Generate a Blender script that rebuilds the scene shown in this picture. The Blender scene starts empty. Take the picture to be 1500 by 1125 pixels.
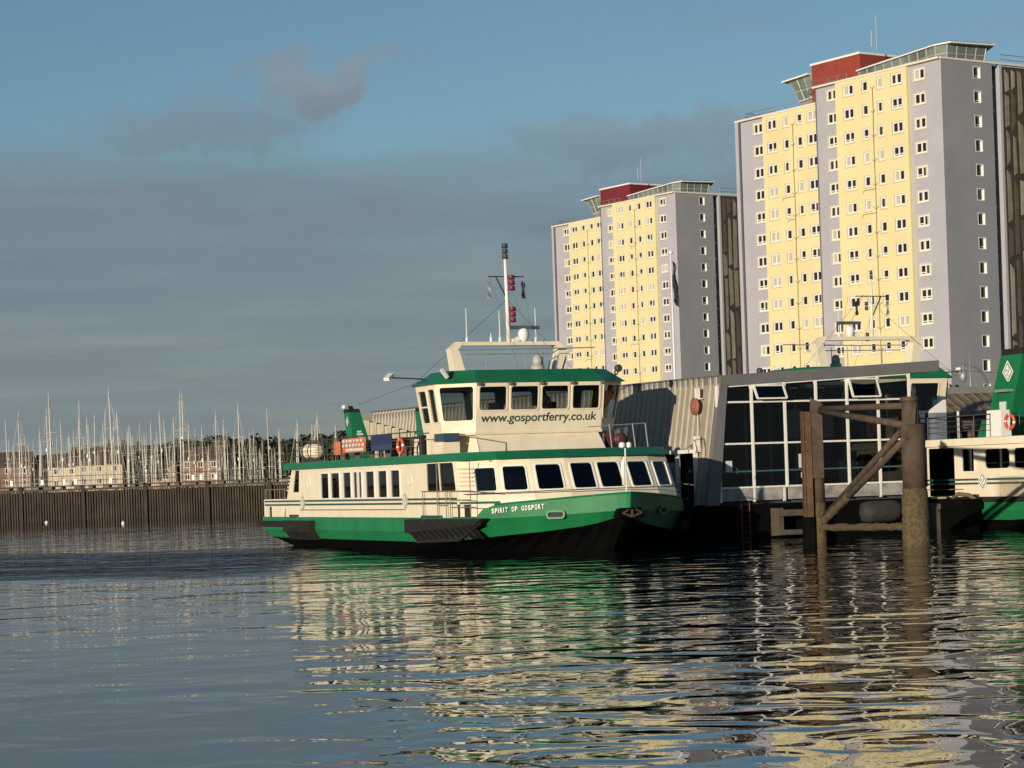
import bpy, bmesh, math, random
from math import radians as R, sin, cos, pi, sqrt
from mathutils import Vector as V, Matrix as M
random.seed(7)
S = bpy.context.scene
COL = S.collection

# ------------------------------------------------------------------ camera
cd = bpy.data.cameras.new('camera')
cam = bpy.data.objects.new('camera', cd)
COL.objects.link(cam)
cam.location = (0, 0, 3.0)
cam.rotation_euler = (R(90), R(1.95), 0)
cd.sensor_width = 36
cd.lens = 36 * 3300 / 1500
cd.shift_y = (701 - 562.5) / 1500
cd.clip_start = .5
cd.clip_end = 9000
S.camera = cam

# ------------------------------------------------------------------ light
SUN_EL = 6.5
SUN_AZ = (-0.50, -0.866)           # towards the sun, on the ground
sd = bpy.data.lights.new('sun', 'SUN')
sd.energy = 4.6
sd.angle = R(.5)
sd.color = (1.0, .87, .69)
sun = bpy.data.objects.new('sun', sd)
COL.objects.link(sun)
sv = V((SUN_AZ[0], SUN_AZ[1], math.tan(R(SUN_EL)) * V(SUN_AZ).length)).normalized()
sun.rotation_euler = sv.to_track_quat('Z', 'Y').to_euler()
sun.location = (-60, -120, 60)

W = bpy.data.worlds.new('World')
S.world = W
W.use_nodes = True
nt = W.node_tree
nt.nodes.clear()
def N(t, **k):
    n = nt.nodes.new(t)
    for a, b in k.items():
        if a == 'inp':
            for i, v in b.items(): n.inputs[i].default_value = v
        else: setattr(n, a, b)
    return n
def L(a, b): nt.links.new(a, b)
def math_(op, a, b=None, c=None, clamp=False):
    n = N('ShaderNodeMath', operation=op, use_clamp=clamp)
    for i, x in enumerate((a, b, c)):
        if x is None: continue
        if isinstance(x, (int, float)): n.inputs[i].default_value = x
        else: L(x, n.inputs[i])
    return n.outputs[0]
def ramp(src, pts, interp='LINEAR'):
    n = N('ShaderNodeValToRGB')
    n.color_ramp.interpolation = interp
    e = n.color_ramp.elements
    while len(e) < len(pts): e.new(.5)
    for el, (p, c) in zip(e, pts):
        el.position = p
        el.color = (c if isinstance(c, tuple) else (c, c, c)) + (1,)
    L(src, n.inputs[0])
    return n.outputs[0]
sky = N('ShaderNodeTexSky', sky_type='NISHITA', sun_disc=False, sun_elevation=R(SUN_EL),
        sun_rotation=math.atan2(SUN_AZ[0], SUN_AZ[1]), altitude=10, air_density=1.0, dust_density=.5, ozone_density=2.75)
bg1 = N('ShaderNodeBackground', inp={1: .12})
L(sky.outputs[0], bg1.inputs[0])
tc = N('ShaderNodeTexCoord')
sx = N('ShaderNodeSeparateXYZ')
L(tc.outputs['Generated'], sx.inputs[0])
elev = math_('MAXIMUM', sx.outputs[2], 0.0)
den = math_('ADD', elev, .055)
cx_ = math_('DIVIDE', sx.outputs[0], den)
cy_ = math_('DIVIDE', sx.outputs[1], den)
cv = N('ShaderNodeCombineXYZ')
L(cx_, cv.inputs[0]); L(cy_, cv.inputs[1])
def cloudnoise(scale, detail, off, rough=.55, stretch=1.0):
    mp = N('ShaderNodeMapping')
    mp.inputs['Location'].default_value = off
    mp.inputs['Scale'].default_value = (1.0, stretch, 1)
    mp.inputs['Rotation'].default_value = (0, 0, R(14))
    L(cv.outputs[0], mp.inputs[0])
    n = N('ShaderNodeTexNoise', inp={'Scale': scale, 'Detail': detail, 'Roughness': rough})
    L(mp.outputs[0], n.inputs[0])
    return n.outputs[0]
n1 = cloudnoise(.42, 7, (3.1, 1.7, 0))
n2 = cloudnoise(1.5, 6, (7.7, 2.2, 0), .6)
n3 = cloudnoise(.50, 9, (1.2, 8.8, 0), .58, 1.5)
# a long low deck of grey cloud, with blue above it
base = ramp(elev, [(0.0, .70), (.10, .70), (.126, .62), (.150, .43), (.175, .30), (.35, .30), (.6, .34)])
dsum = math_('ADD', math_('MULTIPLY', math_('SUBTRACT', n1, .5), .75), base)
dsum = math_('ADD', dsum, math_('MULTIPLY', math_('SUBTRACT', n2, .5), .32))
wob = N('ShaderNodeTexNoise', inp={'Scale': 20.0, 'Detail': 8.0, 'Roughness': .66})
L(tc.outputs['Generated'], wob.inputs[0])
wsep = N('ShaderNodeSeparateColor'); L(wob.outputs[1], wsep.inputs[0])
def puff(px, pz, rx, rz, amt):                  # a single soft cloud at a direction in the sky
    dx = math_('DIVIDE', math_('SUBTRACT', math_('ADD', sx.outputs[0], math_('MULTIPLY', math_('SUBTRACT', wsep.outputs[0], .5), .12)), px), rx)
    dz = math_('DIVIDE', math_('SUBTRACT', math_('ADD', sx.outputs[2], math_('MULTIPLY', math_('SUBTRACT', wsep.outputs[1], .5), .07)), pz), rz)
    d2 = math_('ADD', math_('MULTIPLY', dx, dx), math_('MULTIPLY', dz, dz))
    g = math_('MULTIPLY', math_('SUBTRACT', 1.0, d2, clamp=True), amt)
    front = math_('GREATER_THAN', sx.outputs[1], 0.0)
    return math_('MULTIPLY', g, front)
for a_ in ((-.088, .181, .030, .016, .34), (-.055, .181, .034, .010, .22), (-.138, .158, .055, .017, .17), (-.100, .172, .04, .018, .08), (.07, .150, .09, .012, .12)): dsum = math_('ADD', dsum, puff(*a_))
cov = ramp(dsum, [(.36, 0.0), (.50, .55), (.66, .92), (.80, .96)])
shade = math_('ADD', n3, math_('MULTIPLY', math_('SUBTRACT', n2, .5), .30))
shade = math_('ADD', shade, math_('MULTIPLY', ramp(elev, [(0.0, 0.0), (.14, 0.0), (.175, 1.0)]), math_('ADD', .07, math_('MULTIPLY', math_('SUBTRACT', wsep.outputs[2], .5), .8))))
ccol = ramp(shade, [(.30, (.150, .198, .248)), (.46, (.178, .232, .280)), (.56, (.205, .262, .305)), (.66, (.262, .312, .338)), (.8, (.33, .36, .37))])
hz = ramp(elev, [(0.0, (.215, .250, .245)), (.035, (.215, .255, .258)), (.055, (.205, .250, .262)), (.09, (.180, .230, .272)), (.15, (.205, .250, .292)), (.165, (.212, .262, .318)), (.19, (.230, .278, .340)), (.6, (.20, .23, .28))])
mixc = N('ShaderNodeMix', data_type='RGBA', blend_type='MIX')
L(ramp(elev, [(0.0, .5), (.13, .45), (.165, .55), (.3, .6)]), mixc.inputs[0])
L(ccol, mixc.inputs[6]); L(hz, mixc.inputs[7])
bg2 = N('ShaderNodeBackground', inp={1: 1.0})
L(mixc.outputs[2], bg2.inputs[0])
ms = N('ShaderNodeMixShader')
L(cov, ms.inputs[0]); L(bg1.outputs[0], ms.inputs[1]); L(bg2.outputs[0], ms.inputs[2])
wo = N('ShaderNodeOutputWorld')
L(ms.outputs[0], wo.inputs[0])

S.view_settings.view_transform = 'Standard'
S.view_settings.look = 'None'
S.view_settings.exposure = 0.0
S.view_settings.gamma = 1.0
S.render.engine = 'CYCLES'
S.cycles.max_bounces = 8
S.cycles.glossy_bounces = 4
S.cycles.transparent_max_bounces = 16
S.cycles.caustics_reflective = False
S.cycles.caustics_refractive = False

# ------------------------------------------------------------------ materials
MATS = {}
def mat(name, col, rough=.6, var=.0, vs=3.0, bump=0.0, bs=20.0, metal=0.0, streak=0.0, dirt=None, emit=None, spec=.5):
    if name in MATS: return MATS[name]
    m = bpy.data.materials.new(name); m.use_nodes = True
    t = m.node_tree; nn = t.nodes; bs_ = nn['Principled BSDF']
    bs_.inputs['Base Color'].default_value = col + (1,)
    bs_.inputs['Roughness'].default_value = rough
    bs_.inputs['Metallic'].default_value = metal
    bs_.inputs['Specular IOR Level'].default_value = spec
    tcn = nn.new('ShaderNodeTexCoord')
    last = None
    def noise(scale, detail, stretch=None):
        n = nn.new('ShaderNodeTexNoise'); n.inputs['Scale'].default_value = scale; n.inputs['Detail'].default_value = detail
        if stretch:
            mp = nn.new('ShaderNodeMapping'); mp.inputs['Scale'].default_value = stretch
            t.links.new(tcn.outputs['Object'], mp.inputs[0]); t.links.new(mp.outputs[0], n.inputs[0])
        else: t.links.new(tcn.outputs['Object'], n.inputs[0])
        return n.outputs[0]
    def mixcol(fac_out, lo, hi, a, b, prev):
        mr = nn.new('ShaderNodeMapRange'); mr.inputs[1].default_value = lo; mr.inputs[2].default_value = hi
        t.links.new(fac_out, mr.inputs[0])
        mx = nn.new('ShaderNodeMix'); mx.data_type = 'RGBA'
        t.links.new(mr.outputs[0], mx.inputs[0])
        if prev is None: mx.inputs[6].default_value = a + (1,)
        else: t.links.new(prev, mx.inputs[6])
        mx.inputs[7].default_value = b + (1,)
        return mx.outputs[2]
    if var:
        a = tuple(c * (1 - var) for c in col); b = tuple(min(1, c * (1 + var)) for c in col)
        last = mixcol(noise(vs, 5), .3, .7, a, b, None)
    if streak:
        d = dirt or tuple(c * .45 for c in col)
        last = mixcol(noise(1.0, 6, (2.6, 2.6, .35)), .52, .52 + .35 / max(streak, .05), col, d, last)
    if last is not None: t.links.new(last, bs_.inputs['Base Color'])
    if bump:
        bn = nn.new('ShaderNodeBump'); bn.inputs['Strength'].default_value = bump; bn.inputs['Distance'].default_value = .05
        t.links.new(noise(bs, 4), bn.inputs['Height']); t.links.new(bn.outputs[0], bs_.inputs['Normal'])
    if emit:
        bs_.inputs['Emission Color'].default_value = col + (1,); bs_.inputs['Emission Strength'].default_value = emit
    MATS[name] = m
    return m
def glass(name, tint, refl=1.0, rough=.0):
    if name in MATS: return MATS[name]
    m = bpy.data.materials.new(name); m.use_nodes = True
    t = m.node_tree; nn = t.nodes; nn.clear()
    o = nn.new('ShaderNodeOutputMaterial'); mx = nn.new('ShaderNodeMixShader'); tr = nn.new('ShaderNodeBsdfTransparent')
    gl = nn.new('ShaderNodeBsdfGlossy'); fr = nn.new('ShaderNodeFresnel'); fr.inputs[0].default_value = 1.5
    tr.inputs[0].default_value = tint + (1,); gl.inputs['Roughness'].default_value = rough
    gl.inputs[0].default_value = (refl, refl, refl, 1)
    t.links.new(fr.outputs[0], mx.inputs[0]); t.links.new(tr.outputs[0], mx.inputs[1]); t.links.new(gl.outputs[0], mx.inputs[2])
    t.links.new(mx.outputs[0], o.inputs[0])
    MATS[name] = m
    return m
cream = mat('cream_paint', (.80, .71, .53), .38, .05, 1.6, .04, 5, 0, .38, (.60, .49, .33))
white = mat('white_paint', (.80, .78, .72), .4, .04, 3)
green = mat('green_paint', (.010, .150, .058), .38, .10, 1.2, 0, 20, 0, .15, (.014, .10, .045))
hullgreen = mat('hull_green_paint', (.012, .180, .060), .38, .14, .8, .06, 3, 0, .55, (.035, .11, .05))
black = mat('black_rubber', (.020, .019, .018), .8, .25, 4, spec=.2)
antifoul_and_shade = mat('hull_black_and_shade', (.0032, .0032, .003), .7, .3, 1.5, 0, 20, 0, .2, (.009, .008, .006), spec=.06)  # black hull paint, deepened to carry the shade under bow and pontoon
darkstripe = mat('stripe_green', (.03, .085, .065), .5)
steel = mat('grey_metal', (.32, .33, .33), .45, .08, 5, 0, 20, .3)
darksteel = mat('dark_metal', (.05, .05, .05), .5)
deckgrey = mat('grey_deck_paint', (.16, .17, .165), .8, .15, 2)
dark = mat('dark_interior', (.03, .03, .032), .8)
seatblue = mat('blue_seat_cloth', (.03, .05, .11), .8)
orange = mat('lifebuoy_orange', (.62, .10, .04), .5)
red = mat('red_paint', (.45, .03, .03), .5)
rustred = mat('lantern_red', (.16, .02, .03), .4)
gl_wheel = glass('clear_window_glass', (.50, .54, .54))
gl_dark = glass('dark_window_glass', (.16, .18, .20))
gl_grey = glass('grey_screen_glass', (.40, .41, .40), .8)

# ------------------------------------------------------------------ mesh builder
class MB:
    def __init__(s): s.bm = bmesh.new(); s.mi = 0
    def face(s, pts):
        try:
            f = s.bm.faces.new([s.bm.verts.new(p) for p in pts]); f.material_index = s.mi
            return f
        except ValueError: return None
    def hexa(s, b, t):                      # four bottom points and four top points
        vs = [s.bm.verts.new(p) for p in list(b) + list(t)]
        for q in ((3, 2, 1, 0), (4, 5, 6, 7), (0, 1, 5, 4), (1, 2, 6, 5), (2, 3, 7, 6), (3, 0, 4, 7)):
            f = s.bm.faces.new([vs[i] for i in q]); f.material_index = s.mi
        return s
    def box(s, x0, x1, y0, y1, z0, z1):
        return s.hexa([(x0, y0, z0), (x1, y0, z0), (x1, y1, z0), (x0, y1, z0)], [(x0, y0, z1), (x1, y0, z1), (x1, y1, z1), (x0, y1, z1)])
    def beam(s, p, q, w, h=None, up=(0, 0, 1)):   # rectangular bar from p to q
        p, q = V(p), V(q); h = h or w; d = (q - p).normalized(); u = V(up)
        if abs(d.dot(u)) > .99: u = V((0, 1, 0))
        a = d.cross(u).normalized() * w / 2; b = a.cross(d).normalized() * h / 2
        c = [(-1, -1), (1, -1), (1, 1), (-1, 1)]
        return s.hexa([p + a * i + b * j for i, j in c], [q + a * i + b * j for i, j in c])
    def tube(s, pts, r, n=8, caps=True):          # r: number or list
        pts = [V(p) for p in pts]; rs = r if isinstance(r, (list, tuple)) else [r] * len(pts)
        rings = []; a = None
        for i, p in enumerate(pts):
            d = (pts[min(i + 1, len(pts) - 1)] - pts[max(i - 1, 0)]).normalized()
            if a is None:
                a = d.cross(V((0, 0, 1)) if abs(d.z) < .9 else V((1, 0, 0))).normalized()
            else: a = (a - d * a.dot(d)).normalized()
            b = d.cross(a)
            rings.append([s.bm.verts.new(p + (a * cos(2 * pi * k / n) + b * sin(2 * pi * k / n)) * rs[i]) for k in range(n)])
        for A, B in zip(rings, rings[1:]):
            for k in range(n):
                f = s.bm.faces.new([A[k], A[(k + 1) % n], B[(k + 1) % n], B[k]]); f.material_index = s.mi; f.smooth = n > 6
        if caps:
            for rg in (rings[0][::-1], rings[-1]):
                f = s.bm.faces.new(rg); f.material_index = s.mi
        return s
    def lathe(s, prof, c=(0, 0, 0), n=16, axis='Z'):   # prof: (radius, height)
        rings = []; c = V(c)
        for r, h in prof:
            ring = []
            for k in range(n):
                a = 2 * pi * k / n; x, y = r * cos(a), r * sin(a)
                p = {'Z': (x, y, h), 'X': (h, x, y), 'Y': (x, h, y)}[axis]
                ring.append(s.bm.verts.new(c + V(p)))
            rings.append(ring)
        for A, B in zip(rings, rings[1:]):
            for k in range(n):
                f = s.bm.faces.new([A[k], A[(k + 1) % n], B[(k + 1) % n], B[k]]); f.material_index = s.mi; f.smooth = True
        for rg in (rings[0][::-1], rings[-1]):
            f = s.bm.faces.new(rg); f.material_index = s.mi
        return s
    def prism(s, bot, top):                     # loft between two polygons of the same size
        b = [s.bm.verts.new(p) for p in bot]; t = [s.bm.verts.new(p) for p in top]; n = len(b)
        for k in range(n):
            f = s.bm.faces.new([b[k], b[(k + 1) % n], t[(k + 1) % n], t[k]]); f.material_index = s.mi
        for rg in (b[::-1], t):
            f = s.bm.faces.new(rg); f.material_index = s.mi
        return s
    def torus(s, c, R_, r, n=24, m=8, axis='Y', mats=None):
        c = V(c); rings = []
        for i in range(n):
            a = 2 * pi * i / n; ring = []
            for j in range(m):
                b = 2 * pi * j / m; q = R_ + r * cos(b); x, y, z = q * cos(a), r * sin(b), q * sin(a)
                p = (x, y, z) if axis == 'Y' else (y, x, z) if axis == 'X' else (x, z, y)
                ring.append(s.bm.verts.new(c + V(p)))
            rings.append(ring)
        for i in range(n):
            A, B = rings[i], rings[(i + 1) % n]
            for j in range(m):
                f = s.bm.faces.new([A[j], A[(j + 1) % m], B[(j + 1) % m], B[j]]); f.smooth = True
                f.material_index = (mats(i) if mats else s.mi)
        return s
    def ball(s, c, r, n=12, m=8, sc=(1, 1, 1)):
        prof = [(max(1e-3, r * sin(pi * i / m)) , -r * cos(pi * i / m)) for i in range(m + 1)]
        k = len(s.bm.verts); s.lathe(prof, (0, 0, 0), n); s.bm.verts.ensure_lookup_table()
        for v in s.bm.verts[k:]: v.co = V(c) + V((v.co.x * sc[0], v.co.y * sc[1], v.co.z * sc[2]))
        return s
    def panel(s, P, ops):                       # P(u, v) surface with rectangular openings (u0, u1, v0, v1)
        us = sorted({0., 1.} | {o[0] for o in ops} | {o[1] for o in ops}); vs = sorted({0., 1.} | {o[2] for o in ops} | {o[3] for o in ops})
        cache = {}
        def vert(i, j):
            if (i, j) not in cache: cache[i, j] = s.bm.verts.new(P(us[i], vs[j]))
            return cache[i, j]
        for i in range(len(us) - 1):
            for j in range(len(vs) - 1):
                u, v = (us[i] + us[i + 1]) / 2, (vs[j] + vs[j + 1]) / 2
                if any(o[0] < u < o[1] and o[2] < v < o[3] for o in ops): continue
                f = s.bm.faces.new([vert(i, j), vert(i + 1, j), vert(i + 1, j + 1), vert(i, j + 1)]); f.material_index = s.mi
        return s
    def build(s, name, mats, parent=None, loc=None, smooth=False, bevel=0):
        me = bpy.data.meshes.new(name)
        if bevel:
            bmesh.ops.bevel(s.bm, geom=[e for e in s.bm.edges if len(e.link_faces) == 2 and e.calc_face_angle(0) > .6], offset=bevel, segments=1, affect='EDGES')
        s.bm.to_mesh(me); s.bm.free()
        for m in (mats if isinstance(mats, (list, tuple)) else [mats]): me.materials.append(m)
        if smooth: me.polygons.foreach_set('use_smooth', [True] * len(me.polygons))
        o = bpy.data.objects.new(name, me); COL.objects.link(o)
        if parent: o.parent = parent
        if loc: o.location = loc
        return o
def tag(o, label=None, cat=None, group=None, kind=None):
    if label: o['label'] = label
    if cat: o['category'] = cat
    if group: o['group'] = group
    if kind: o['kind'] = kind
    return o
def thing(name, label, cat, loc=(0, 0, 0), rz=0, group=None):
    o = bpy.data.objects.new(name, None); COL.objects.link(o)
    o.location = loc; o.rotation_euler = (0, 0, rz)
    return tag(o, label, cat, group)
KIDS = {}
def copy_tree(o, parent=None, idx=None):
    if idx is None:
        idx = {}
        for c in bpy.data.objects: idx.setdefault(c.parent, []).append(c)
    c = o.copy(); COL.objects.link(c)
    if parent: c.parent = parent
    for ch in idx.get(o, []): copy_tree(ch, c, idx)
    return c
def bil(a, b, c, d):
    a, b, c, d = V(a), V(b), V(c), V(d)
    return lambda u, v: a * (1 - u) * (1 - v) + b * u * (1 - v) + c * u * v + d * (1 - u) * v
def rrect(u0, u1, v0, v1, r, n=4):
    out = []
    for (cx, cy, a0) in ((u1 - r, v0 + r, -90), (u1 - r, v1 - r, 0), (u0 + r, v1 - r, 90), (u0 + r, v0 + r, 180)):
        for k in range(n + 1):
            a = R(a0 + 90 * k / n); out.append((cx + r * cos(a), cy + r * sin(a)))
    return out
def window(parent, P, op, name='window', fm=None, gm=None, fw=.055, proud=.03, r=.09, bars=(), inset=.02):
    """frame ring with round corners plus a pane, on the surface P; op = (u0, u1, v0, v1)"""
    u0, u1, v0, v1 = op
    lu = (P(1, .5) - P(0, .5)).length; lv = (P(.5, 1) - P(.5, 0)).length
    nrm = (P(.6, .5) - P(.4, .5)).cross(P(.5, .6) - P(.5, .4)).normalized()
    g = lambda s, t, k: P(s / lu, t / lv) + nrm * k
    a = (u0 * lu, u1 * lu, v0 * lv, v1 * lv)
    out = rrect(a[0] - fw, a[1] + fw, a[2] - fw, a[3] + fw, min(fw * 2.4, .15)); inn = rrect(a[0] + .005, a[1] - .005, a[2] + .005, a[3] - .005, r)
    m = MB(); n = len(out)
    loops = [[m.bm.verts.new(g(x, y, k)) for x, y in lp] for lp, k in ((out, -.01), (out, proud), (inn, proud), (inn, -.05))]
    for A, B in zip(loops, loops[1:]):
        for k in range(n): m.bm.faces.new([A[k], A[(k + 1) % n], B[(k + 1) % n], B[k]])
    for (p, q) in bars:                              # glazing bars given in the window's own 0..1
        X = lambda w: a[0] + (a[1] - a[0]) * w
        Y = lambda w: a[2] + (a[3] - a[2]) * w
        m.beam(g(X(p[0]), Y(p[1]), 0), g(X(q[0]), Y(q[1]), 0), .06, .05, up=nrm)
    f = m.build(name, fm or white, parent)
    p = MB(); p.face([g(x, y, -inset) for x, y in inn]); p.build('pane', gm or gl_dark, f)
    return f
def text(name, body, parent, origin, xdir, ydir, height, width=None, m=None, bold=.0, shear=0.0, ext=.004):
    c = bpy.data.curves.new(name, 'FONT'); c.body = body; c.size = 1.0; c.offset = bold; c.shear = shear; c.extrude = 0
    o = bpy.data.objects.new(name, c); COL.objects.link(o)
    bpy.context.view_layer.update()
    d = o.dimensions.copy()
    xs = [p[0] for p in o.bound_box]; x0 = min(xs)
    sx_ = (width / (max(xs) - x0)) if width else height / .72
    sy_ = height / .72
    X, Y = V(xdir).normalized(), V(ydir).normalized(); Z = X.cross(Y)
    me = bpy.data.meshes.new_from_object(o)
    bpy.data.objects.remove(o)
    me.transform(M.Translation((-x0, 0, 0)))
    T = M(((X.x * sx_, Y.x * sy_, Z.x, origin[0]), (X.y * sx_, Y.y * sy_, Z.y, origin[1]), (X.z * sx_, Y.z * sy_, Z.z, origin[2]), (0, 0, 0, 1)))
    me.transform(T)
    me.materials.clear(); me.materials.append(m)
    o = bpy.data.objects.new(name, me); COL.objects.link(o); o.parent = parent
    return o

# ------------------------------------------------------------------ ferry
def interp(x, pts):
    if x <= pts[0][0]: return pts[0][1]
    for (a, b), (c, d) in zip(pts, pts[1:]):
        if x <= c: return b + (d - b) * (x - a) / (c - a)
    return pts[-1][1]
def hull_line(xs, hb, xb, xt, rc, zf, p=2.0):
    """half outline from stern centre to bow tip, starboard; list of points"""
    pts = [(xs, 0.), (xs, hb * .5), (xs, hb - rc), (xs + rc * .3, hb - rc * .3), (xs + rc, hb)]
    n = 22
    for k in range(1, n + 1): pts.append((xs + rc + (xb - xs - rc) * k / n, hb))
    for k in range(1, 13):
        a = pi / 2 * k / 12
        pts.append((xb + (xt - xb) * sin(a) ** (2 / p), hb * max(0, cos(a)) ** (2 / p) if k < 12 else 0.))
    return [V((x, -y, zf(x))) for x, y in pts]
def emblem(parent, c, xdir, w, h, name='emblem'):
    c, X, Z = V(c), V(xdir).normalized(), V((0, 0, 1)); nrm = X.cross(Z)
    P = lambda a, b, k: c + X * a * w / 2 + Z * b * h / 2 + nrm * k
    m = MB()
    for sc, k, mi in ((1.0, .012, 0), (.80, .016, 1), (.66, .020, 0)):
        m.mi = mi; m.face([P(sc, 0, k), P(0, sc, k), P(-sc, 0, k), P(0, -sc, k)])
    m.mi = 1
    for base in (90, 210, 330):                      # three curled arms turning about the middle
        A = []; B = []
        for i in range(7):
            t = i / 6; a = R(base + 95 * t); r = .06 + .36 * t; wd = .10 * (1 - .75 * t)
            A.append(P((r + wd) * cos(a), (r + wd) * sin(a), .024)); B.append(P((r - wd) * cos(a), (r - wd) * sin(a), .024))
        for i in range(6): m.face([A[i], A[i + 1], B[i + 1], B[i]])
    return m.build(name, [white, darkstripe], parent)

def make_ferry(o):
    root = thing('ferry', o['label'], 'ferry', o['loc'], o['rz'], 'green and cream passenger ferries')
    # ---- hull
    g0 = lambda x: interp(x, [(23.3, 1.47), (23.62, 1.93), (25.6, 2.10), (27.7, 2.28)])
    kz = lambda x: interp(x, [(15, .86), (20, 1.10), (23.9, 1.42), (26, 1.50), (27.7, 1.62)])
    bz = lambda x: interp(x, [(-4.9, .60), (-3, .43), (19, .42), (22.5, .60), (25.2, .86), (26.4, 1.05), (27.3, 1.42)])
    lines = [hull_line(-4.9, 4.85, 23.1, 27.7, .35, g0, 1.14), hull_line(-4.8, 4.87, 23.0, 27.60, .35, kz, 1.13),
             hull_line(-4.0, 4.70, 22.2, 27.25, .4, bz, 1.16), hull_line(-1.9, 4.3, 14, 26.0, .6, lambda x: 0.0, 1.45),
             hull_line(.5, 3.2, 12, 24.5, .8, lambda x: -.8, 1.6)]
    m = MB(); rings = []
    for ln in lines:
        full = ln + [V((p.x, -p.y, p.z)) for p in ln[-2:0:-1]]
        rings.append([m.bm.verts.new(p) for p in full])
    n = len(rings[0])
    for li, (A, B) in enumerate(zip(rings, rings[1:])):
        for k in range(n):
            f = m.bm.faces.new([A[k], A[(k + 1) % n], B[(k + 1) % n], B[k]]); f.material_index = 0 if li < 2 else 1
    f = m.bm.faces.new(rings[-1]); f.material_index = 1
    hull = m.build('hull', [hullgreen, antifoul_and_shade], root)
    m = MB()                                         # main deck
    dk = [V((p.x, p.y, 1.44)) for p in hull_line(-4.8, 4.75, 23.0, 27.4, .35, g0, 1.12)]
    m.face(dk + [V((p.x, -p.y, p.z)) for p in dk[-2:0:-1]])
    m.build('main_deck', deckgrey, root)
    m = MB()                                         # steel rail along the bulwark top
    ln = [p for p in hull_line(-4.9, 4.85, 23.1, 27.7, .35, g0, 1.14) if p.x > 23.6]
    m.tube([p + V((0, 0, .02)) for p in ln + [V((p.x, -p.y, p.z)) for p in ln[-2::-1]]], .045, 6)
    m.build('bulwark_rail', hullgreen, root)
    # ---- fenders
    for s in (-1, 1):
        m = MB(); y0, y1 = (4.86, 5.06)
        Y = lambda v: s * v
        bx = lambda x0, x1, z0, z1, d=0.0: m.box(x0, x1, *sorted((Y(y0), Y(y1 + d))), z0, z1)
        if o.get('sister'): bx(-4.92, 24, 1.26, 1.47)
        else: bx(-4.92, -.5, .98, 1.27); bx(-.5, 3.7, .74, 1.30, .07)
        for k in range(0 if o.get('sister') else 9):
            x = -.35 + k * .48
            m.hexa([(x + .25, Y(4.62), .36), (x + .45, Y(4.62), .36), (x + .45, Y(4.86), .36), (x + .25, Y(4.86), .36)],
                   [(x, Y(4.7), .76), (x + .2, Y(4.7), .76), (x + .2, Y(5.08), .76), (x, Y(5.08), .76)])
        m.build('fender', black, root)
        m = MB()
        m.hexa([(16.2, Y(4.8), .80), (23.5, Y(4.7), 1.14), (23.5, Y(4.98), 1.14), (16.2, Y(5.12), .80)],
               [(16.2, Y(4.8), 1.40), (23.9, Y(4.5), 1.44), (23.9, Y(4.82), 1.44), (16.2, Y(5.12), 1.40)])
        for k in range(11):
            x = 16.5 + k * .62; zt = .84 + .36 * k / 11
            m.hexa([(x + .55, Y(4.55), .40 + .02 * k), (x + .85, Y(4.55), .40 + .02 * k), (x + .85, Y(4.84), .40 + .03 * k), (x + .55, Y(4.84), .40 + .03 * k)],
                   [(x, Y(4.7), zt), (x + .28, Y(4.7), zt + .02), (x + .28, Y(5.08), zt + .02), (x, Y(5.08), zt)])
        m.beam((16.9, Y(4.82), .44), (21.6, Y(4.80), .56), .12); m.beam((21.6, Y(4.80), .56), (23.7, Y(4.80), 1.22), .12)
        m.build('fender', black, root)
    # ---- anchor in its pocket and mooring ports in the bow
    m = MB()
    m.prism([(27.30, -.62, 1.34), (27.32, .55, 1.34), (27.38, .40, 1.66), (27.36, -.5, 1.66)], [(27.70, -.66, 1.30), (27.72, .58, 1.30), (27.74, .42, 1.70), (27.72, -.52, 1.70)])
    pk = m.build('anchor_pocket', antifoul_and_shade, root)
    m = MB()
    for s in (-1, 1): m.beam((27.78, 0, 1.34), (27.78, s * .42, 1.50), .07); m.beam((27.78, s * .42, 1.50), (27.78, s * .16, 1.62), .06)
    m.beam((27.78, 0, 1.34), (27.78, 0, 1.64), .07); m.build('anchor', mat('rusty_anchor', (.085, .045, .03), .8, .3, 8), pk)
    for s in (-1, 1):
        c = [(25.56, 2.66), (26.04, 2.12)]
        q = [(c[0][0], s * c[0][1], 1.40), (c[1][0], s * c[1][1], 1.40), (c[1][0] + .02, s * c[1][1], 1.63), (c[0][0] + .02, s * c[0][1], 1.63)]
        P = bil(*q) if s < 0 else bil(q[1], q[0], q[3], q[2])
        window(root, P, (.05, .95, .05, .95), 'mooring_port', hullgreen, dark, .07, .06, .1)
    # ---- saloon
    YS = 4.7
    sal = []
    TP = [(21.1, 4.7), (23.40, 3.85), (23.98, 2.68), (24.32, 1.28)]
    BP = [(21.5, 4.7), (24.05, 4.0), (24.78, 2.80), (25.15, 1.33)]
    ZB, ZT = 2.2, 3.82
    m = MB(); wins = []
    def addpanel(P, ops): m.panel(P, [q[:4] for q in ops]); wins.append((P, ops))
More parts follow.
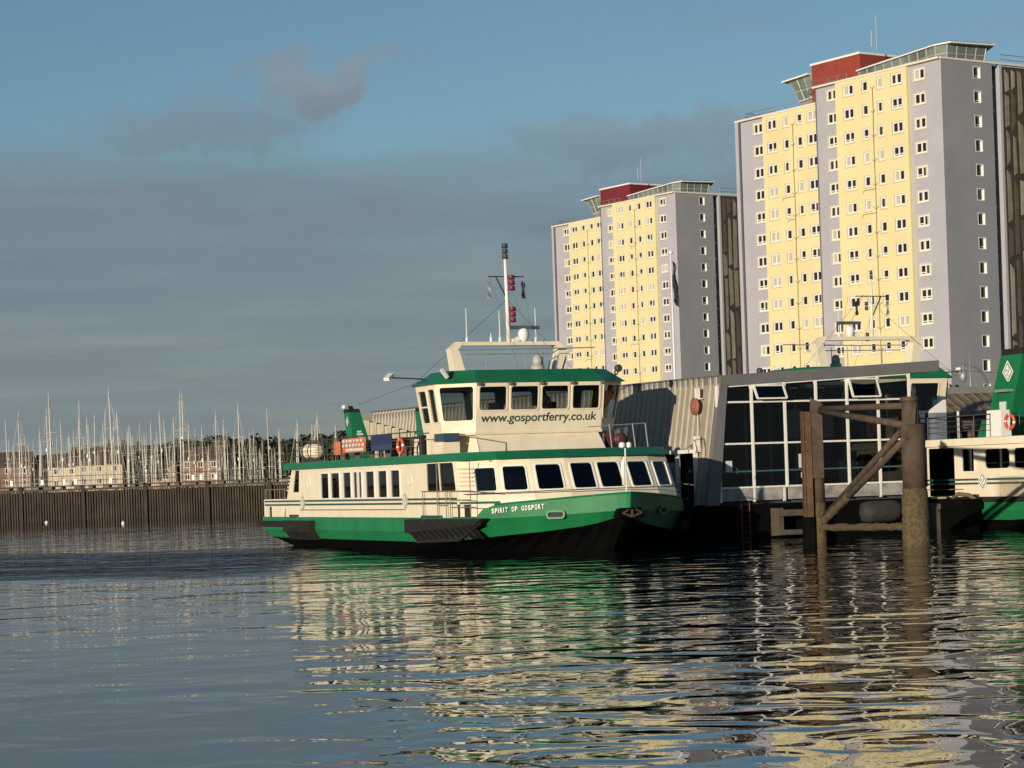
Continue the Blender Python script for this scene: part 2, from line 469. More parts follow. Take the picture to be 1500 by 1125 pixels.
    for s in (-1, 1):
        def quad(x0b, x1b, x0t, x1t, z0, z1, y=YS):
            q = [(x0b, s * y, z0), (x1b, s * y, z0), (x1t, s * y, z1), (x0t, s * y, z1)]
            return bil(*q) if s < 0 else bil(q[1], q[0], q[3], q[2])
        fl = (lambda ops: ops) if s < 0 else (lambda ops: [(1 - b, 1 - a, c, d) + tuple(rest) for a, b, c, d, *rest in ops])
        zz = lambda z: (z - 1.46) / (ZT - 1.46)
        sis = o.get('sister')
        if sis: addpanel(quad(-4.2, 1.45, -4.2, 1.45, 1.46, ZT), fl([((4.2 - 4.05) / 5.65, (4.2 - 2.75) / 5.65, zz(2.72), zz(3.6), 'round'), ((4.2 - 2.45) / 5.65, (4.2 - .62) / 5.65, zz(2.72), zz(3.6), 'round'), ((4.2 + .2) / 5.65, (4.2 + 1.12) / 5.65, zz(2.62), zz(3.64), '')]))
        else: addpanel(quad(-1.55, 1.45, -.05, 1.45, 1.46, ZT), fl([(.36, .78, zz(2.68), zz(3.76), 'grey')]))
        L0 = 16.45
        ops = [((1.75 - 1.45) / L0, (3.75 - 1.45) / L0, zz(1.5), zz(3.72), 'gap')] if sis else []
        for a, b, k in ((4.3 + .3 * bool(sis), 5.42, ''), (5.75, 6.95, ''), (7.46, 8.52, ''), (8.88, 9.95, 'slide'), (10.5, 11.6, ''), (12.1, 13.2, ''), (13.7, 14.78, '')):
            ops.append(((a - 1.45) / L0, (b - 1.45) / L0, zz(2.36), zz(3.54), k))
        addpanel(quad(1.45, 17.9, 1.45, 17.9, 1.46, ZT), fl(ops))
        addpanel(quad(17.9, 21.5, 17.9, 21.1, ZB, ZT), fl([(.015, .93, .22, .955, 'screen')]))
        m.panel(quad(17.9, 21.5, 17.9, 21.5, 1.46, ZB), [])
        for i in range(3):
            b0, b1, t0, t1 = BP[i], BP[i + 1], TP[i], TP[i + 1]
            q = [(b0[0], s * b0[1], ZB), (b1[0], s * b1[1], ZB), (t1[0], s * t1[1], ZT), (t0[0], s * t0[1], ZT)]
            P = bil(*q) if s < 0 else bil(q[1], q[0], q[3], q[2])
            addpanel(P, fl([[(.45, .95, .20, .78)], [(.16, .84, .20, .80)], [(.14, .84, .20, .82)]][i]))
            m.face([(b0[0], s * b0[1], 1.44), (b1[0], s * b1[1], 1.44), (b1[0], s * b1[1], ZB), (b0[0], s * b0[1], ZB)])
    P = bil((BP[3][0], -BP[3][1], ZB), (BP[3][0], BP[3][1], ZB), (TP[3][0], TP[3][1], ZT), (TP[3][0], -TP[3][1], ZT))
    addpanel(P, [(.08, .455, .20, .83), (.545, .92, .20, .83)])
    m.face([(BP[3][0], -BP[3][1], 1.44), (BP[3][0], BP[3][1], 1.44), (BP[3][0], BP[3][1], ZB), (BP[3][0], -BP[3][1], ZB)])
    P = bil((-4.2, YS, 1.46), (-4.2, -YS, 1.46), (-4.2, -YS, ZT), (-4.2, YS, ZT)) if o.get('sister') else bil((-1.55, YS, 1.46), (-1.55, -YS, 1.46), (-.05, -YS, ZT), (-.05, YS, ZT))
    addpanel(P, [(.12, .3, .45, .9), (.42, .58, .08, .92), (.7, .88, .45, .9)])
    sal = m.build('saloon', cream, root)
    for P, ops in wins:
        for q in ops:
            k = q[4] if len(q) > 4 else ''
            if k == 'gap': continue
            if k == 'round': window(sal, P, q[:4], 'window', cream, gl_dark, .06, .03, .22)
            elif k == 'grey': window(sal, P, q[:4], 'louvre_window', cream, gl_grey, .02, .01, .03)
            elif k == 'screen': window(sal, P, q[:4], 'screen_window', cream, gl_grey, .05, .02, .12, [((.47, 0), (.47, 1))])
            elif k == 'slide': window(sal, P, q[:4], 'sliding_window', white, gl_dark, .06, .03, .05, [((.45, 0), (.45, 1)), ((.62, 0), (.62, 1))])
            else: window(sal, P, q[:4], 'window', white, gl_dark, .055, .035, .10 if abs(P(0, 0).x) > 20 else .05)
    m = MB()                                         # inside of the saloon: floor, ceiling and seat rows
    m.box(-1.3, 23.6, -4.2, 4.2, 1.47, 1.50); m.box(0.2, 23.2, -4.0, 4.0, 3.72, 3.76); m.box(9.2, 9.4, -3.4, 3.4, 1.5, 3.72); m.box(17.2, 17.4, -4.2, 4.2, 1.5, 3.72); m.box(1.0, 1.1, -4.2, 4.2, 1.5, 3.72)
    m.build('saloon_interior', dark, sal)
    for x in ([] if o.get('sister') else [2.5 + 1.0 * k for k in range(6)]) + [10.5 + 1.0 * k for k in range(6)] + [19, 20.2, 21.4]:
        m = MB()
        for y in (-3.9, -2.2, 1.0, 2.7): m.box(x, x + .5, y, y + 1.2, 1.5, 1.95); m.box(x - .08, x, y, y + 1.2, 1.9, 2.55)
        m.box(x + .1, x + .3, -3.9, 3.9, 1.5, 1.53); m.build('seat_row', seatblue, sal)
    for s in (-1, 1):                                # small fittings on the side walls
        m = MB()
        for z0 in (2.02, 2.20):
            m.box(-4.6, 21.2, *sorted((s * 4.705, s * 4.716)), z0, z0 + .09)
            for a, b in zip(BP, BP[1:]):
                nx, ny = (b[1] - a[1]), -(b[0] - a[0]); l = sqrt(nx * nx + ny * ny); ox, oy = -nx / l * .012, -ny / l * .012
                if b[0] < 24.6: m.face([(a[0] + ox, s * (a[1] + oy), z0), (b[0] + ox, s * (b[1] + oy), z0), (b[0] + ox, s * (b[1] + oy), min(z0 + .09, ZB)), (a[0] + ox, s * (a[1] + oy), min(z0 + .09, ZB))])
        m.build('side_stripe', darkstripe, sal)
        m = MB(); m.box(1.1, 15.3, *sorted((s * 4.70, s * 4.75)), 1.79, 1.83); m.build('rubbing_strip', mat('brown_strip', (.20, .13, .08), .6), sal)
        for x in ((-.4, 15.35) if sis else (1.5, 15.35)): emblem(sal, (x, s * 4.72, 2.16), (-s, 0, 0), .78, .86)
        for x in ((16.0,) if sis else (2.46, 16.0)):
            m = MB(); m.torus((x, s * 4.71, 3.12), .24, .03, 20, 6, 'Y'); m.lathe([(.22, -.012), (.22, .012)], (x, s * 4.71, 3.12), 16, 'Y'); m.build('porthole_cover', cream, sal)
        m = MB()
        for k in range(5):
            z = 2.78 + k * .17
            m.hexa([(21.5 - k * .03, s * 4.66, z), (22.45 - k * .03, s * 4.40, z), (22.45 - k * .03, s * 4.50, z - .03), (21.5 - k * .03, s * 4.73, z - .03)], [(21.45 - k * .03, s * 4.60, z + .05), (22.4 - k * .03, s * 4.36, z + .05), (22.4 - k * .03, s * 4.42, z + .05), (21.45 - k * .03, s * 4.66, z + .05)])
        m.build('louvre', cream, sal); m = MB()
        for k in range(0 if o.get('sister') else 5):
            z = 2.75 + k * .18; x = -.92 + k * .115
            m.hexa([(x, s * 4.70, z), (x + .6, s * 4.70, z), (x + .6, s * 4.73, z), (x, s * 4.73, z)], [(x, s * 4.70, z + .05), (x + .6, s * 4.70, z + .05), (x + .6, s * 4.715, z + .05), (x, s * 4.715, z + .05)])
        if sis: m.bm.free()
        else: m.build('louvre', cream, sal)
        # aft bulwark, side rail of the boarding deck, bollards
        m = MB()
        m.box(-4.75, -4.05, *sorted((s * 4.62, s * 4.70)), 1.46, 2.35); m.box(-3.5, -1.2, *sorted((s * 4.62, s * 4.70)), 1.46, 2.35); m.box(-4.05, -3.5, *sorted((s * 4.62, s * 4.70)), 1.98, 2.35)
        m.build('aft_bulwark', cream, root)
        m = MB(); yy = s * 4.82
        xs = (17.7, 19.35, 20.3, 20.75, 22.9)
        for x in xs: m.tube([(x, yy, 1.44), (x, yy, 2.58 if x != 19.35 and x != 22.9 else 3.76)], .022, 6)
        m.tube([(17.6, yy, 2.58), (22.9, yy, 2.56), (23.8, s * 4.72, 2.5), (24.6, s * 4.5, 2.48)], .022, 6)
        m.tube([(20.75, yy, 2.2), (22.9, yy, 2.2)], .018, 6); m.tube([(19.35, yy, 1.98), (20.3, yy, 1.98)], .018, 6); m.tube([(20.75, yy, 1.9), (23.6, yy, 1.9)], .018, 6)
        m.build('side_rail', mat('rail_paint', (.22, .18, .13), .5), root)
        m = MB(); m.box(20.9, 22.6, *sorted((s * 4.5, s * 4.8)), 1.44, 1.50); bb = m.build('bollard_base', darksteel, root)
        for x in (21.4, 22.1): m = MB(); m.lathe([(.13, 1.5), (.13, 1.95), (.17, 1.95), (.17, 2.0)], (x, s * 4.62, 0), 12); m.build('bollard', darksteel, bb)
        m = MB(); m.box(17.5, 19.6, *sorted((s * 4.72, s * 4.86)), 1.44, 1.56); m.build('fairlead', darksteel, root); m = MB(); m.box(-.1, .8, *sorted((s * 4.72, s * 4.9)), 1.44, 1.58); m.build('fairlead', darksteel, root)
    m = MB(); m.box(-4.78, -4.70, -4.66, 4.66, 1.46, 2.35); m.build('transom_bulwark', cream, root)
    m = MB()
    for y in (-4.6, -3.4, -2.2, -1, .2, 1.4, 2.6, 3.8, 4.6): m.tube([(-4.74, y, 2.3), (-4.74, y, 2.85)], .02, 6)
    m.tube([(-4.74, -4.62, 2.85), (-4.74, 4.62, 2.85)], .025, 6)
    for s in (-1, 1):
        m.tube([(-4.74, s * 4.62, 2.85), (-1.0, s * 4.62, 2.85)], .022, 6)
        for x in (-4.0, -3.2, -2.4, -1.6): m.tube([(x, s * 4.62, 2.3), (x, s * 4.62, 2.85)], .018, 6)
    m.build('stern_rail', mat('rail_paint', (.22, .18, .13), .5), root)
    # foredeck hand rail in front of the saloon windows
    m = MB()
    off = [(BP[0][0] + .5, -4.72, 2.42), (24.25, -4.18, 2.44), (25.05, -2.9, 2.46), (25.45, -1.4, 2.47), (25.45, 1.4, 2.47), (25.05, 2.9, 2.46), (24.25, 4.18, 2.44), (22.0, 4.72, 2.42)]
    m.tube(off, .02, 6); m.build('saloon_hand_rail', darksteel, sal)
    # ---- upper deck and its green edge
    m = MB()
    xa = -4.5 if o.get('sister') else -1.1
    poly = [(xa, 4.85), (18.4, 4.85), (21.9, 4.80), (23.68, 3.92), (24.22, 2.72), (24.56, 1.30)]
    top = [(xa + .15, 4.80), (18.4, 4.80), (21.6, 4.72), (23.2, 3.80), (23.7, 2.62), (24.0, 1.24)]
    fb = [(x, -y, 3.80) for x, y in poly] + [(x, y, 3.80) for x, y in poly[::-1]]
    ft = [(x, -y, 4.12) for x, y in top] + [(x, y, 4.12) for x, y in top[::-1]]
    m.prism(fb, ft); m.build('upper_deck', cream if o.get('sister') else green, root)
    m = MB(); fl_ = [(p[0] * .995 - .02, p[1] * .985, 4.125) for p in ft]; m.prism(fl_, [(p[0], p[1], 4.135) for p in fl_]); m.build('deck_covering', deckgrey, root)
    # ---- deckhouse and wheelhouse (scaled about the middle for the sister ship)
    ws = o['ws']
    def Q(x, y, z): return (17.6 + (x - 17.6) * ws, y * ws, 4.13 + (z - 4.13) * ws)
    m = MB()
    hb_ = [(13.5, 3.5), (18.0, 3.5), (19.75, 2.95)]; ht_ = [(13.5, 3.45), (17.8, 3.45), (19.2, 2.85)]
    m.prism([Q(x, -y, 4.13) for x, y in hb_] + [Q(x, y, 4.13) for x, y in hb_[::-1]], [Q(x, -y, 4.9) for x, y in ht_] + [Q(x, y, 4.9) for x, y in ht_[::-1]])
    m.build('deckhouse', cream, root)
    B3 = [(15.5, 3.5), (16.15, 4.05), (18.25, 4.05), (19.3, 2.95)]
    T3 = [(15.4, 3.8), (16.25, 4.42), (18.5, 4.42), (19.6, 2.97)]
    m = MB()
    m.prism([Q(x - (.0 if i == 0 else 0), -y - .03, 4.9) for i, (x, y) in enumerate(B3)] + [Q(x, y + .03, 4.9) for x, y in B3[::-1]],
            [Q(x + .04, -y - .06, 5.0) for x, y in B3] + [Q(x + .04, y + .06, 5.0) for x, y in B3[::-1]])
    wh_floor = m
    m = MB(); wins = []
    z0, z1 = 5.0, 7.10; zz = lambda z: (z - z0) / (z1 - z0)
    def add(a, b, ops):                              # a, b indices with side signs
        (i, si), (j, sj) = a, b
        P = bil(Q(B3[i][0], si * B3[i][1], z0), Q(B3[j][0], sj * B3[j][1], z0), Q(T3[j][0], sj * T3[j][1], z1), Q(T3[i][0], si * T3[i][1], z1))
        m.panel(P, [q[:4] for q in ops]); wins.append((P, ops))
    add((3, -1), (3, 1), [(u0, u1, zz(5.93), zz(6.92)) for u0, u1 in ((.025, .235), (.27, .485), (.515, .725), (.76, .975))])
    add((2, -1), (3, -1), [(.10, .93, zz(5.52), zz(6.94))])
    add((3, 1), (2, 1), [(.07, .90, zz(5.52), zz(6.94))])
    add((1, -1), (2, -1), [(.12, .50, zz(5.50), zz(6.86), 'bar'), (.62, .93, zz(5.50), zz(6.90))])
    add((2, 1), (1, 1), [(.07, .38, zz(5.50), zz(6.90)), (.50, .88, zz(5.50), zz(6.86), 'bar')])
    add((0, -1), (1, -1), [(.2, .8, zz(5.6), zz(6.85))]); add((1, 1), (0, 1), [(.2, .8, zz(5.6), zz(6.85))])
    add((0, 1), (0, -1), [(.06, .26, zz(5.6), zz(6.85)), (.30, .46, zz(5.6), zz(6.85)), (.54, .70, zz(5.6), zz(6.85)), (.74, .94, zz(5.6), zz(6.85))])
    wh = m.build('wheelhouse', cream, root)
    f = wh_floor.build('wheelhouse_base', cream, wh)
    for P, ops in wins:
        for q in ops: window(wh, P, q[:4], 'window', cream, gl_wheel, .06, .035, .10, [((0, .5), (1, .5))] if len(q) > 4 else ())
    m = MB()
    m.box(*[Q(15.7, 0, 0)[0], Q(18.9, 0, 0)[0]], Q(0, -3.4, 0)[1], Q(0, 3.4, 0)[1], Q(0, 0, 5.05)[2], Q(0, 0, 5.08)[2])
    c0, c1 = Q(18.55, -2.4, 5.05), Q(19.1, 2.4, 5.92); m.box(c0[0], c1[0], c0[1], c1[1], c0[2], c1[2])
    for y in (-1.3, 1.4):
        a, b = Q(17.6, y - .25, 5.05), Q(18.0, y + .25, 5.65); m.box(a[0], b[0], a[1], b[1], a[2], b[2]); a, b = Q(17.5, y - .25, 5.6), Q(17.6, y + .25, 6.3); m.box(a[0], b[0], a[1], b[1], a[2], b[2])
    m.build('steering_console', dark, wh)
    m = MB()
    e = .16
    RB = [(15.2, 3.95), (16.2, 4.58), (18.6, 4.58), (19.75, 3.05)]; RT = [(15.5, 3.3), (16.5, 3.75), (18.3, 3.75), (18.95, 2.72)]
    m.prism([Q(x, -y, 7.10) for x, y in RB] + [Q(x, y, 7.10) for x, y in RB[::-1]], [Q(x, -y, 7.66) for x, y in RT] + [Q(x, y, 7.66) for x, y in RT[::-1]])
    m.build('wheelhouse_roof', green, root)
    # lamp brackets over the front windows
    m = MB()
    for y in (-2.9, -1.45, 0, 1.45, 2.9):
        a, b = Q(19.62, y - .06, 6.96), Q(19.80, y + .06, 7.09); m.box(a[0], b[0], a[1], b[1], a[2], b[2])
    m.build('window_wiper_motor', mat('wiper_motor', (.14, .13, .11), .6), wh)
    if o.get('url'):
        P0, P1 = V(Q(19.3 + .3 * (5.43 - 5) / 2.1, 0, 5.43)), V(Q(19.3 + .3 * (5.9 - 5) / 2.1, 0, 5.9)); nrm = V((1, 0, -.14)).normalized()
        text('web_address', 'www.gosportferry.co.uk', wh, P0 + nrm * .012 + V((0, -2.72, 0)), (0, 1, 0), P1 - P0, .37, 5.42, mat('letter_green', (.03, .075, .045), .5), .016, .1)
    # ---- gantry, mast and aerials
    m = MB()
    for s in (-1, 1):
        m.hexa([Q(15.9, s * 2.15, 7.62), Q(16.6, s * 2.15, 7.62), Q(16.6, s * 2.62, 7.62), Q(15.9, s * 2.62, 7.62)], [Q(15.95, s * 2.40, 8.72), Q(16.45, s * 2.40, 8.72), Q(16.45, s * 2.80, 8.72), Q(15.95, s * 2.80, 8.72)])
        m.hexa([Q(15.95, s * 2.40, 8.72), Q(16.45, s * 2.40, 8.72), Q(16.45, s * 2.80, 8.72), Q(15.95, s * 2.80, 8.72)], [Q(15.98, s * 2.12, 9.0), Q(16.42, s * 2.12, 9.0), Q(16.42, s * 2.42, 9.03), Q(15.98, s * 2.42, 9.03)])
    m.hexa([Q(15.99, -2.3, 8.86), Q(16.41, -2.3, 8.86), Q(16.41, 2.3, 8.86), Q(15.99, 2.3, 8.86)], [Q(15.99, -2.3, 9.02), Q(16.41, -2.3, 9.02), Q(16.41, 2.3, 9.02), Q(15.99, 2.3, 9.02)])
    gan = m.build('gantry', cream, root)
    m = MB()
    m.tube([Q(16.6, -2.5, 8.66), Q(16.7, 0, 8.66), Q(16.6, 4.1, 8.72)], .03, 6); m.tube([Q(16.9, -2.3, 8.45), Q(16.9, 1.75, 8.45), Q(16.9, 1.65, 7.6)], .028, 6); m.tube([Q(16.9, 2.0, 7.6), Q(16.9, 2.2, 8.45), Q(16.9, 2.7, 8.45)], .028, 6)
    for y in (-1.3, .55, 1.4): m.tube([Q(16.9, y, 7.6), Q(16.9, y, 8.6)], .022, 6)
    m.build('roof_rail', steel, root)
    sis = o.get('sister'); mt = 11.7 if sis else 12.75; yo = -.45 if sis else 0; mr = .6 if sis else 1.0
    m = MB(); m.tube([Q(16.1, .15 + yo, 9.0), Q(16.2, .06 + yo, mt)], [.11 * mr, .07 * mr], 8); mast = m.build('mast', white, root)
    za = mt - .85
    m = MB(); m.beam(Q(16.15, -.75 + yo, za), Q(16.15, .95 + yo, za), .05); m.beam(Q(16.15, -.4 + yo, za), Q(16.15, .1 + yo, za - .95), .05); m.build('crossarm', darksteel, mast)
    for z, r in ((mt, .15), (za - .55, .17), (za - 1.95, .17)):
        r *= .6 if sis else 1
        m = MB(); c = Q(16.32 if z < mt else 16.2, (.28 if z < mt else .06) + yo, z); c = V(c)
        for k in range(3 if not sis else 2): m.lathe([(r * .6, -.08 + k * .24), (r, -.06 + k * .24), (r * .8, .04 + k * .24), (r, .10 + k * .24), (r * .6, .13 + k * .24)], c, 10)
        m.build('signal_lantern', rustred if z < mt and not sis else darksteel, mast)
    for y, cset in ((-.72, (.32, .34, .34)), (.93, (.03, .035, .03))):
        m = MB(); x, yy, z = Q(16.15, y + yo, za - .2)
        pr = []
        for k in range(6):
            w = .10 + .05 * sin(k * 1.9); pr.append((V((x + .05 * sin(k * 2.1), yy - w, z - k * .15)), V((x - .05 * cos(k * 1.7), yy + w * .6, z - k * .15 - .03))))
        for (a, b), (c, d) in zip(pr, pr[1:]): m.face([a, b, d, c])
        m.build('signal_flag', mat('flag_%d' % (y > 0), cset, .8), mast)
    m = MB(); c = V(Q(16.2, .83, 9.0)); m.beam(c + V((0, -.55, .06)), c + V((0, .1, .30)), .18); m.lathe([(.1, 0), (.22, .15), (.25, .4), (.2, .55), (.1, .62)], c, 12); rad = m.build('radar', white, root)
    m = MB(); c = V(Q(16.2, .88, 9.65)); m.beam(c + V((0, -.72, 0)), c + V((0, .72, 0)), .12, .16); m.build('radar_scanner', mat('scanner_grey', (.06, .09, .12), .4), rad)
    m = MB(); c = V(Q(17.2, 1.0, 7.64)); m.lathe([(.30, 0), (.30, .26)], c, 14); m.lathe([(.22, .26), (.23, .5), (.17, .68), (.06, .74)], c, 14); m.build('satellite_dome', mat('dome_grey', (.42, .40, .36), .5), root)
    for y, h in ((-1.9, 1.5), (-.32, 1.4), (-.75, .42), (1.42, 1.5)):
        m = MB(); c = V(Q(16.2, y, 9.0)); m.tube([c, c + V((0, 0, .22)), c + V((0, 0, .25)), c + V((0, 0, h))], [.055, .055, .026, .014], 6); m.build('aerial', white, root)
    m = MB()                                         # wire stays
    for a, b in ((Q(16.18, .1, 10.9), Q(15.5, -4.3, 7.15)), (Q(16.2, .08, za), Q(17.5, 1.2, 7.65)), (Q(16.15, -.7, za), Q(16.8, .3, 7.7)), (Q(16.18, .1, 10.9), Q(15.6, 3.8, 7.5)), (Q(16.15, .9, za), Q(16.5, 1.1, 9.0)), (Q(15.6, -3.5, 7.5), (2.5, -2, 6.9))):
        m.tube([a, b], .009, 4)
    m.build('rigging', darksteel, root)
    m = MB(); a = V(Q(17.2, -4.35, 7.38)); m.tube([a, a + V((.1, -1.6, .08))], .035, 6); m.build('lamp_arm', darksteel, root)
    m = MB(); b = a + V((.1, -1.65, .12)); m.beam(b + V((.22, -.22, -.12)), b + V((-.12, .14, .10)), .26, .14); m.build('floodlight', white, root)
    m = MB(); a = V(Q(18.9, -4.0, 7.35)); m.beam(a, a + V((.05, -.28, .34)), .16, .12); m.build('floodlight', white, root)
    m = MB(); a = V(Q(18.2, 4.2, 7.3)); m.tube([a, a + V((0, .25, .25))], .03, 6); m.lathe([(.05, -.16), (.15, -.12), (.17, .05), (.12, .12)], a + V((0, .25, .4)), 12, 'X'); m.build('searchlight', darksteel, root)
    if o.get('sister'):
        m = MB(); m.prism([(-1.75, 4.05, 4.14), (-.6, 4.05, 4.14), (-.6, 4.6, 4.14), (-1.75, 4.6, 4.14)], [(-1.7, 4.1, 5.32), (-.65, 4.1, 5.32), (-.65, 4.55, 5.32), (-1.7, 4.55, 5.32)]); m.build('raft_locker', white, root, bevel=.06)
        m = MB(); m.prism([(-.4, 3.9, 4.14), (.2, 3.9, 4.14), (.2, 4.5, 4.14), (-.4, 4.5, 4.14)], [(-.35, 3.95, 4.85), (-.1, 3.95, 4.85), (-.1, 4.45, 4.85), (-.35, 4.45, 4.85)]); m.build('vent_cowl', green, root)
        m = MB(); m.box(3.6, 4.4, 3.75, 4.4, 4.14, 5.4); m.build('stair_housing', mat('housing_grey', (.16, .19, .23), .6, .1, 2), root)
        m = MB(); m.prism([(3.6, 3.75, 5.4), (4.4, 3.75, 5.4), (4.4, 4.4, 5.4), (3.6, 4.4, 5.4)], [(3.6, 3.75, 6.0), (3.7, 3.75, 6.0), (3.7, 3.85, 6.0), (3.6, 3.85, 6.0)]); m.build('stair_hood', white, root)
        m = MB(); m.tube([(1.9, 4.3, 4.14), (1.9, 4.3, 5.4)], .06, 8); m.build('deck_post', white, root)
    # ---- jackstaff
    m = MB(); m.tube([(27.45, -.05, 1.5), (27.45, -.05, 4.05)], .035, 8); m.lathe([(.05, 0), (.14, .05), (.12, .2), (.04, .24)], (27.45, -.18, 4.05), 10); m.lathe([(.05, 0), (.12, .05), (.10, .2), (.04, .24)], (27.45, .12, 4.05), 10); m.tube([(27.40, -.12, 2.6), (27.40, -.14, 3.4), (27.42, -.08, 3.7)], [.08, .1, .05], 8); m.build('jackstaff', white, root)
    # ---- upper deck furniture
    m = MB(); rp = [(-.95, -4.62), (17.2, -4.62)]
    for s in (-1, 1):
        x = -.95
        while x < 17.3: m.tube([(x, s * 4.62, 4.13), (x, s * 4.62, 5.16)], .02, 5); x += 1.21
        for z in (4.45, 4.7, 4.93): m.tube([(-.95, s * 4.62, z), (17.2, s * 4.62, z)], .011, 4)
        m.tube([(-.95, s * 4.62, 5.16), (17.2, s * 4.62, 5.16)], .028, 6)
    for z in (4.45, 4.8, 5.16): m.tube([(-.95, -4.62, z), (-.95, 4.62, z)], .02, 5)
    for y in range(-4, 5): m.tube([(-.95, y, 4.13), (-.95, y, 5.16)], .02, 5)
    m.build('deck_rail', mat('rail_dark', (.06, .055, .05), .5), root)
    for x in (5.0, 7.0, 9.0, 11.0, 13.0):            # slatted benches on the open deck
        for y in (-4.0, -1.4, 1.2):
            m = MB()
            for k in range(4): m.box(x + k * .13, x + k * .13 + .1, y, y + 2.2, 4.55, 4.58)
            for k in range(3): m.box(x - .06, x - .03, y, y + 2.2, 4.66 + k * .13, 4.75 + k * .13)
            for yy in (y + .1, y + 2.05): m.box(x, x + .5, yy, yy + .05, 4.13, 4.55); m.box(x - .05, x, yy, yy + .05, 4.13, 5.0)
            m.build('deck_bench', mat('bench_wood', (.13, .10, .07), .7, .2, 6), root)
    for s, x in o['rafts']:
        m = MB(); c = (x, s * 3.9, 4.68); ln = .9
        m.lathe([(.05, -ln), (.26, -ln), (.36, -ln * .85), (.38, -.3), (.40, -.28), (.40, -.18), (.38, -.16), (.38, .16), (.40, .18), (.40, .28), (.38, .3), (.36, ln * .85), (.26, ln), (.05, ln)], c, 16, 'X')
        rf = m.build('liferaft', mat('raft_white', (.80, .72, .55), .4), root)
        m = MB()
        for dx in (-.45, .45): m.box(x + dx - .05, x + dx + .05, s * 3.9 - .4, s * 3.9 + .4, 4.13, 4.36); m.torus((x + dx, s * 3.9, 4.68), .405, .02, 18, 5, 'X')
        m.build('raft_cradle', darksteel, rf)
    # funnels, one each side: (top z, top x0, x1, y0, y1, foot x0, x1, y0, y1, emblem height and size)
    fz, ta, tb, tc_, td, fa, fb_, fc, fd, ez, es = o['funnel']
    for s in (-1, 1):
        bt = [(fa, s * fc), (fb_, s * fc), (fb_, s * fd), (fa, s * fd)]; tp = [(ta, s * tc_), (tb, s * tc_), (tb, s * td), (ta, s * td)]
        K = lambda z: (z - 4.13) / (fz - 4.13)
        at = lambda z, i: V((bt[i][0] + (tp[i][0] - bt[i][0]) * K(z), bt[i][1] + (tp[i][1] - bt[i][1]) * K(z), z))
        zt = fz - (fz - 4.13) * .07
        m = MB(); m.prism([at(4.13, i) for i in range(4)], [at(zt, i) for i in range(4)]); fn = m.build('funnel', green, root, bevel=.03)
        m = MB(); m.prism([at(zt, i) for i in range(4)], [at(fz, i) for i in range(4)])
        for k in (.35, .7): p = at(fz, 0).lerp(at(fz, 2), k); m.tube([p, p + V((-.1, 0, .12))], .08, 8)
        m.build('funnel_cap', black, fn)
        P = lambda u, z: at(z, 3).lerp(at(z, 2), u)
        emblem(fn, P(.5, ez) + V((0, s * .015, 0)), (-s, 0, 0), es * .78, es)
        m = MB(); c = at(4.13 + (fz - 4.13) * .5, 1).lerp(at(4.13 + (fz - 4.13) * .5, 2), .5) + V((.03, 0, 0)); sl = (at(fz, 1) - at(4.13, 1)).normalized(); w0 = (td - tc_) * .6
        for k2, w in enumerate((.7, 1.0, .8)): m.beam(c + sl * (.16 - k2 * .14) + V((0, -w * w0 / 2, 0)), c + sl * (.16 - k2 * .14) + V((0, w * w0 / 2, 0)), .02, .09)
        m.build('funnel_notice', mat('notice_white', (.62, .64, .60), .5), fn)
        if es > .8:
            m = MB(); c = P(.45, ez - .85); m.box(c.x - .55, c.x + .45, *sorted((c.y, c.y + s * .3)), c.z - .06, c.z + .06); m.build('deck_lamp', steel, fn)
            m = MB(); c = P(.42, ez - 1.6); m.box(c.x - .25, c.x + .22, *sorted((c.y - s * .1, c.y + s * .03)), c.z - .25, c.z + .25); m.build('notice', mat('notice_white', (.62, .64, .60), .5), fn)
    m = MB(); m.ball((ta + .1, -td, fz + .12), .12); m.build('stern_light', white, root)
    # lockers and boxes by the wheelhouse
    m = MB(); m.box(16.3, 17.0, -4.35, -3.7, 4.13, 5.0); m.build('waste_bin', black, root)
    m = MB(); m.box(17.3, 17.75, -4.4, -3.7, 4.13, 5.0); m.box(18.2, 19.3, -4.45, -3.7, 4.14, 4.62)
    for k in range(3): m.box(18.2, 19.3, -4.5, -4.45, 4.2 + k * .13, 4.26 + k * .13)
    m.build('deck_locker', cream, root)
    m = MB(); m.box(18.2, 19.3, -4.4, -3.7, 4.66, 5.0); m.box(18.3, 19.2, -4.42, -4.4, 4.74, 4.92); m.build('ticket_monitor', mat('monitor_blue', (.04, .07, .10), .3), root)
    m = MB(); m.tube([(21.2, -3.6, 4.13), (20.9, -3.6, 4.8), (19.3, -3.7, 4.9), (18.5, -4.3, 4.75), (17.4, -4.5, 4.8)], .025, 6); m.build('wheelhouse_hand_rail', steel, root)
    m = MB()
    for y in (1.9, 3.0, 3.6): m.tube([(22.4, y, 4.13), (22.2, y, 5.15)], .03, 6)
    m.tube([(22.2, .9, 5.05), (22.2, 3.6, 5.15)], .02, 6); m.build('fore_rail', steel, root)
    m = MB(); m.box(18.9, 19.3, 3.3, 3.5, 4.13, 4.9); m.lathe([(.1, 0), (.26, .02), (.26, .06), (.12, .08), (.12, .24), (.26, .26), (.26, .3), (.1, .32)], (19.4, 3.75, 4.55), 12, 'X'); m.build('fire_hose_reel', mat('reel_red', (.085, .018, .018), .6), root)
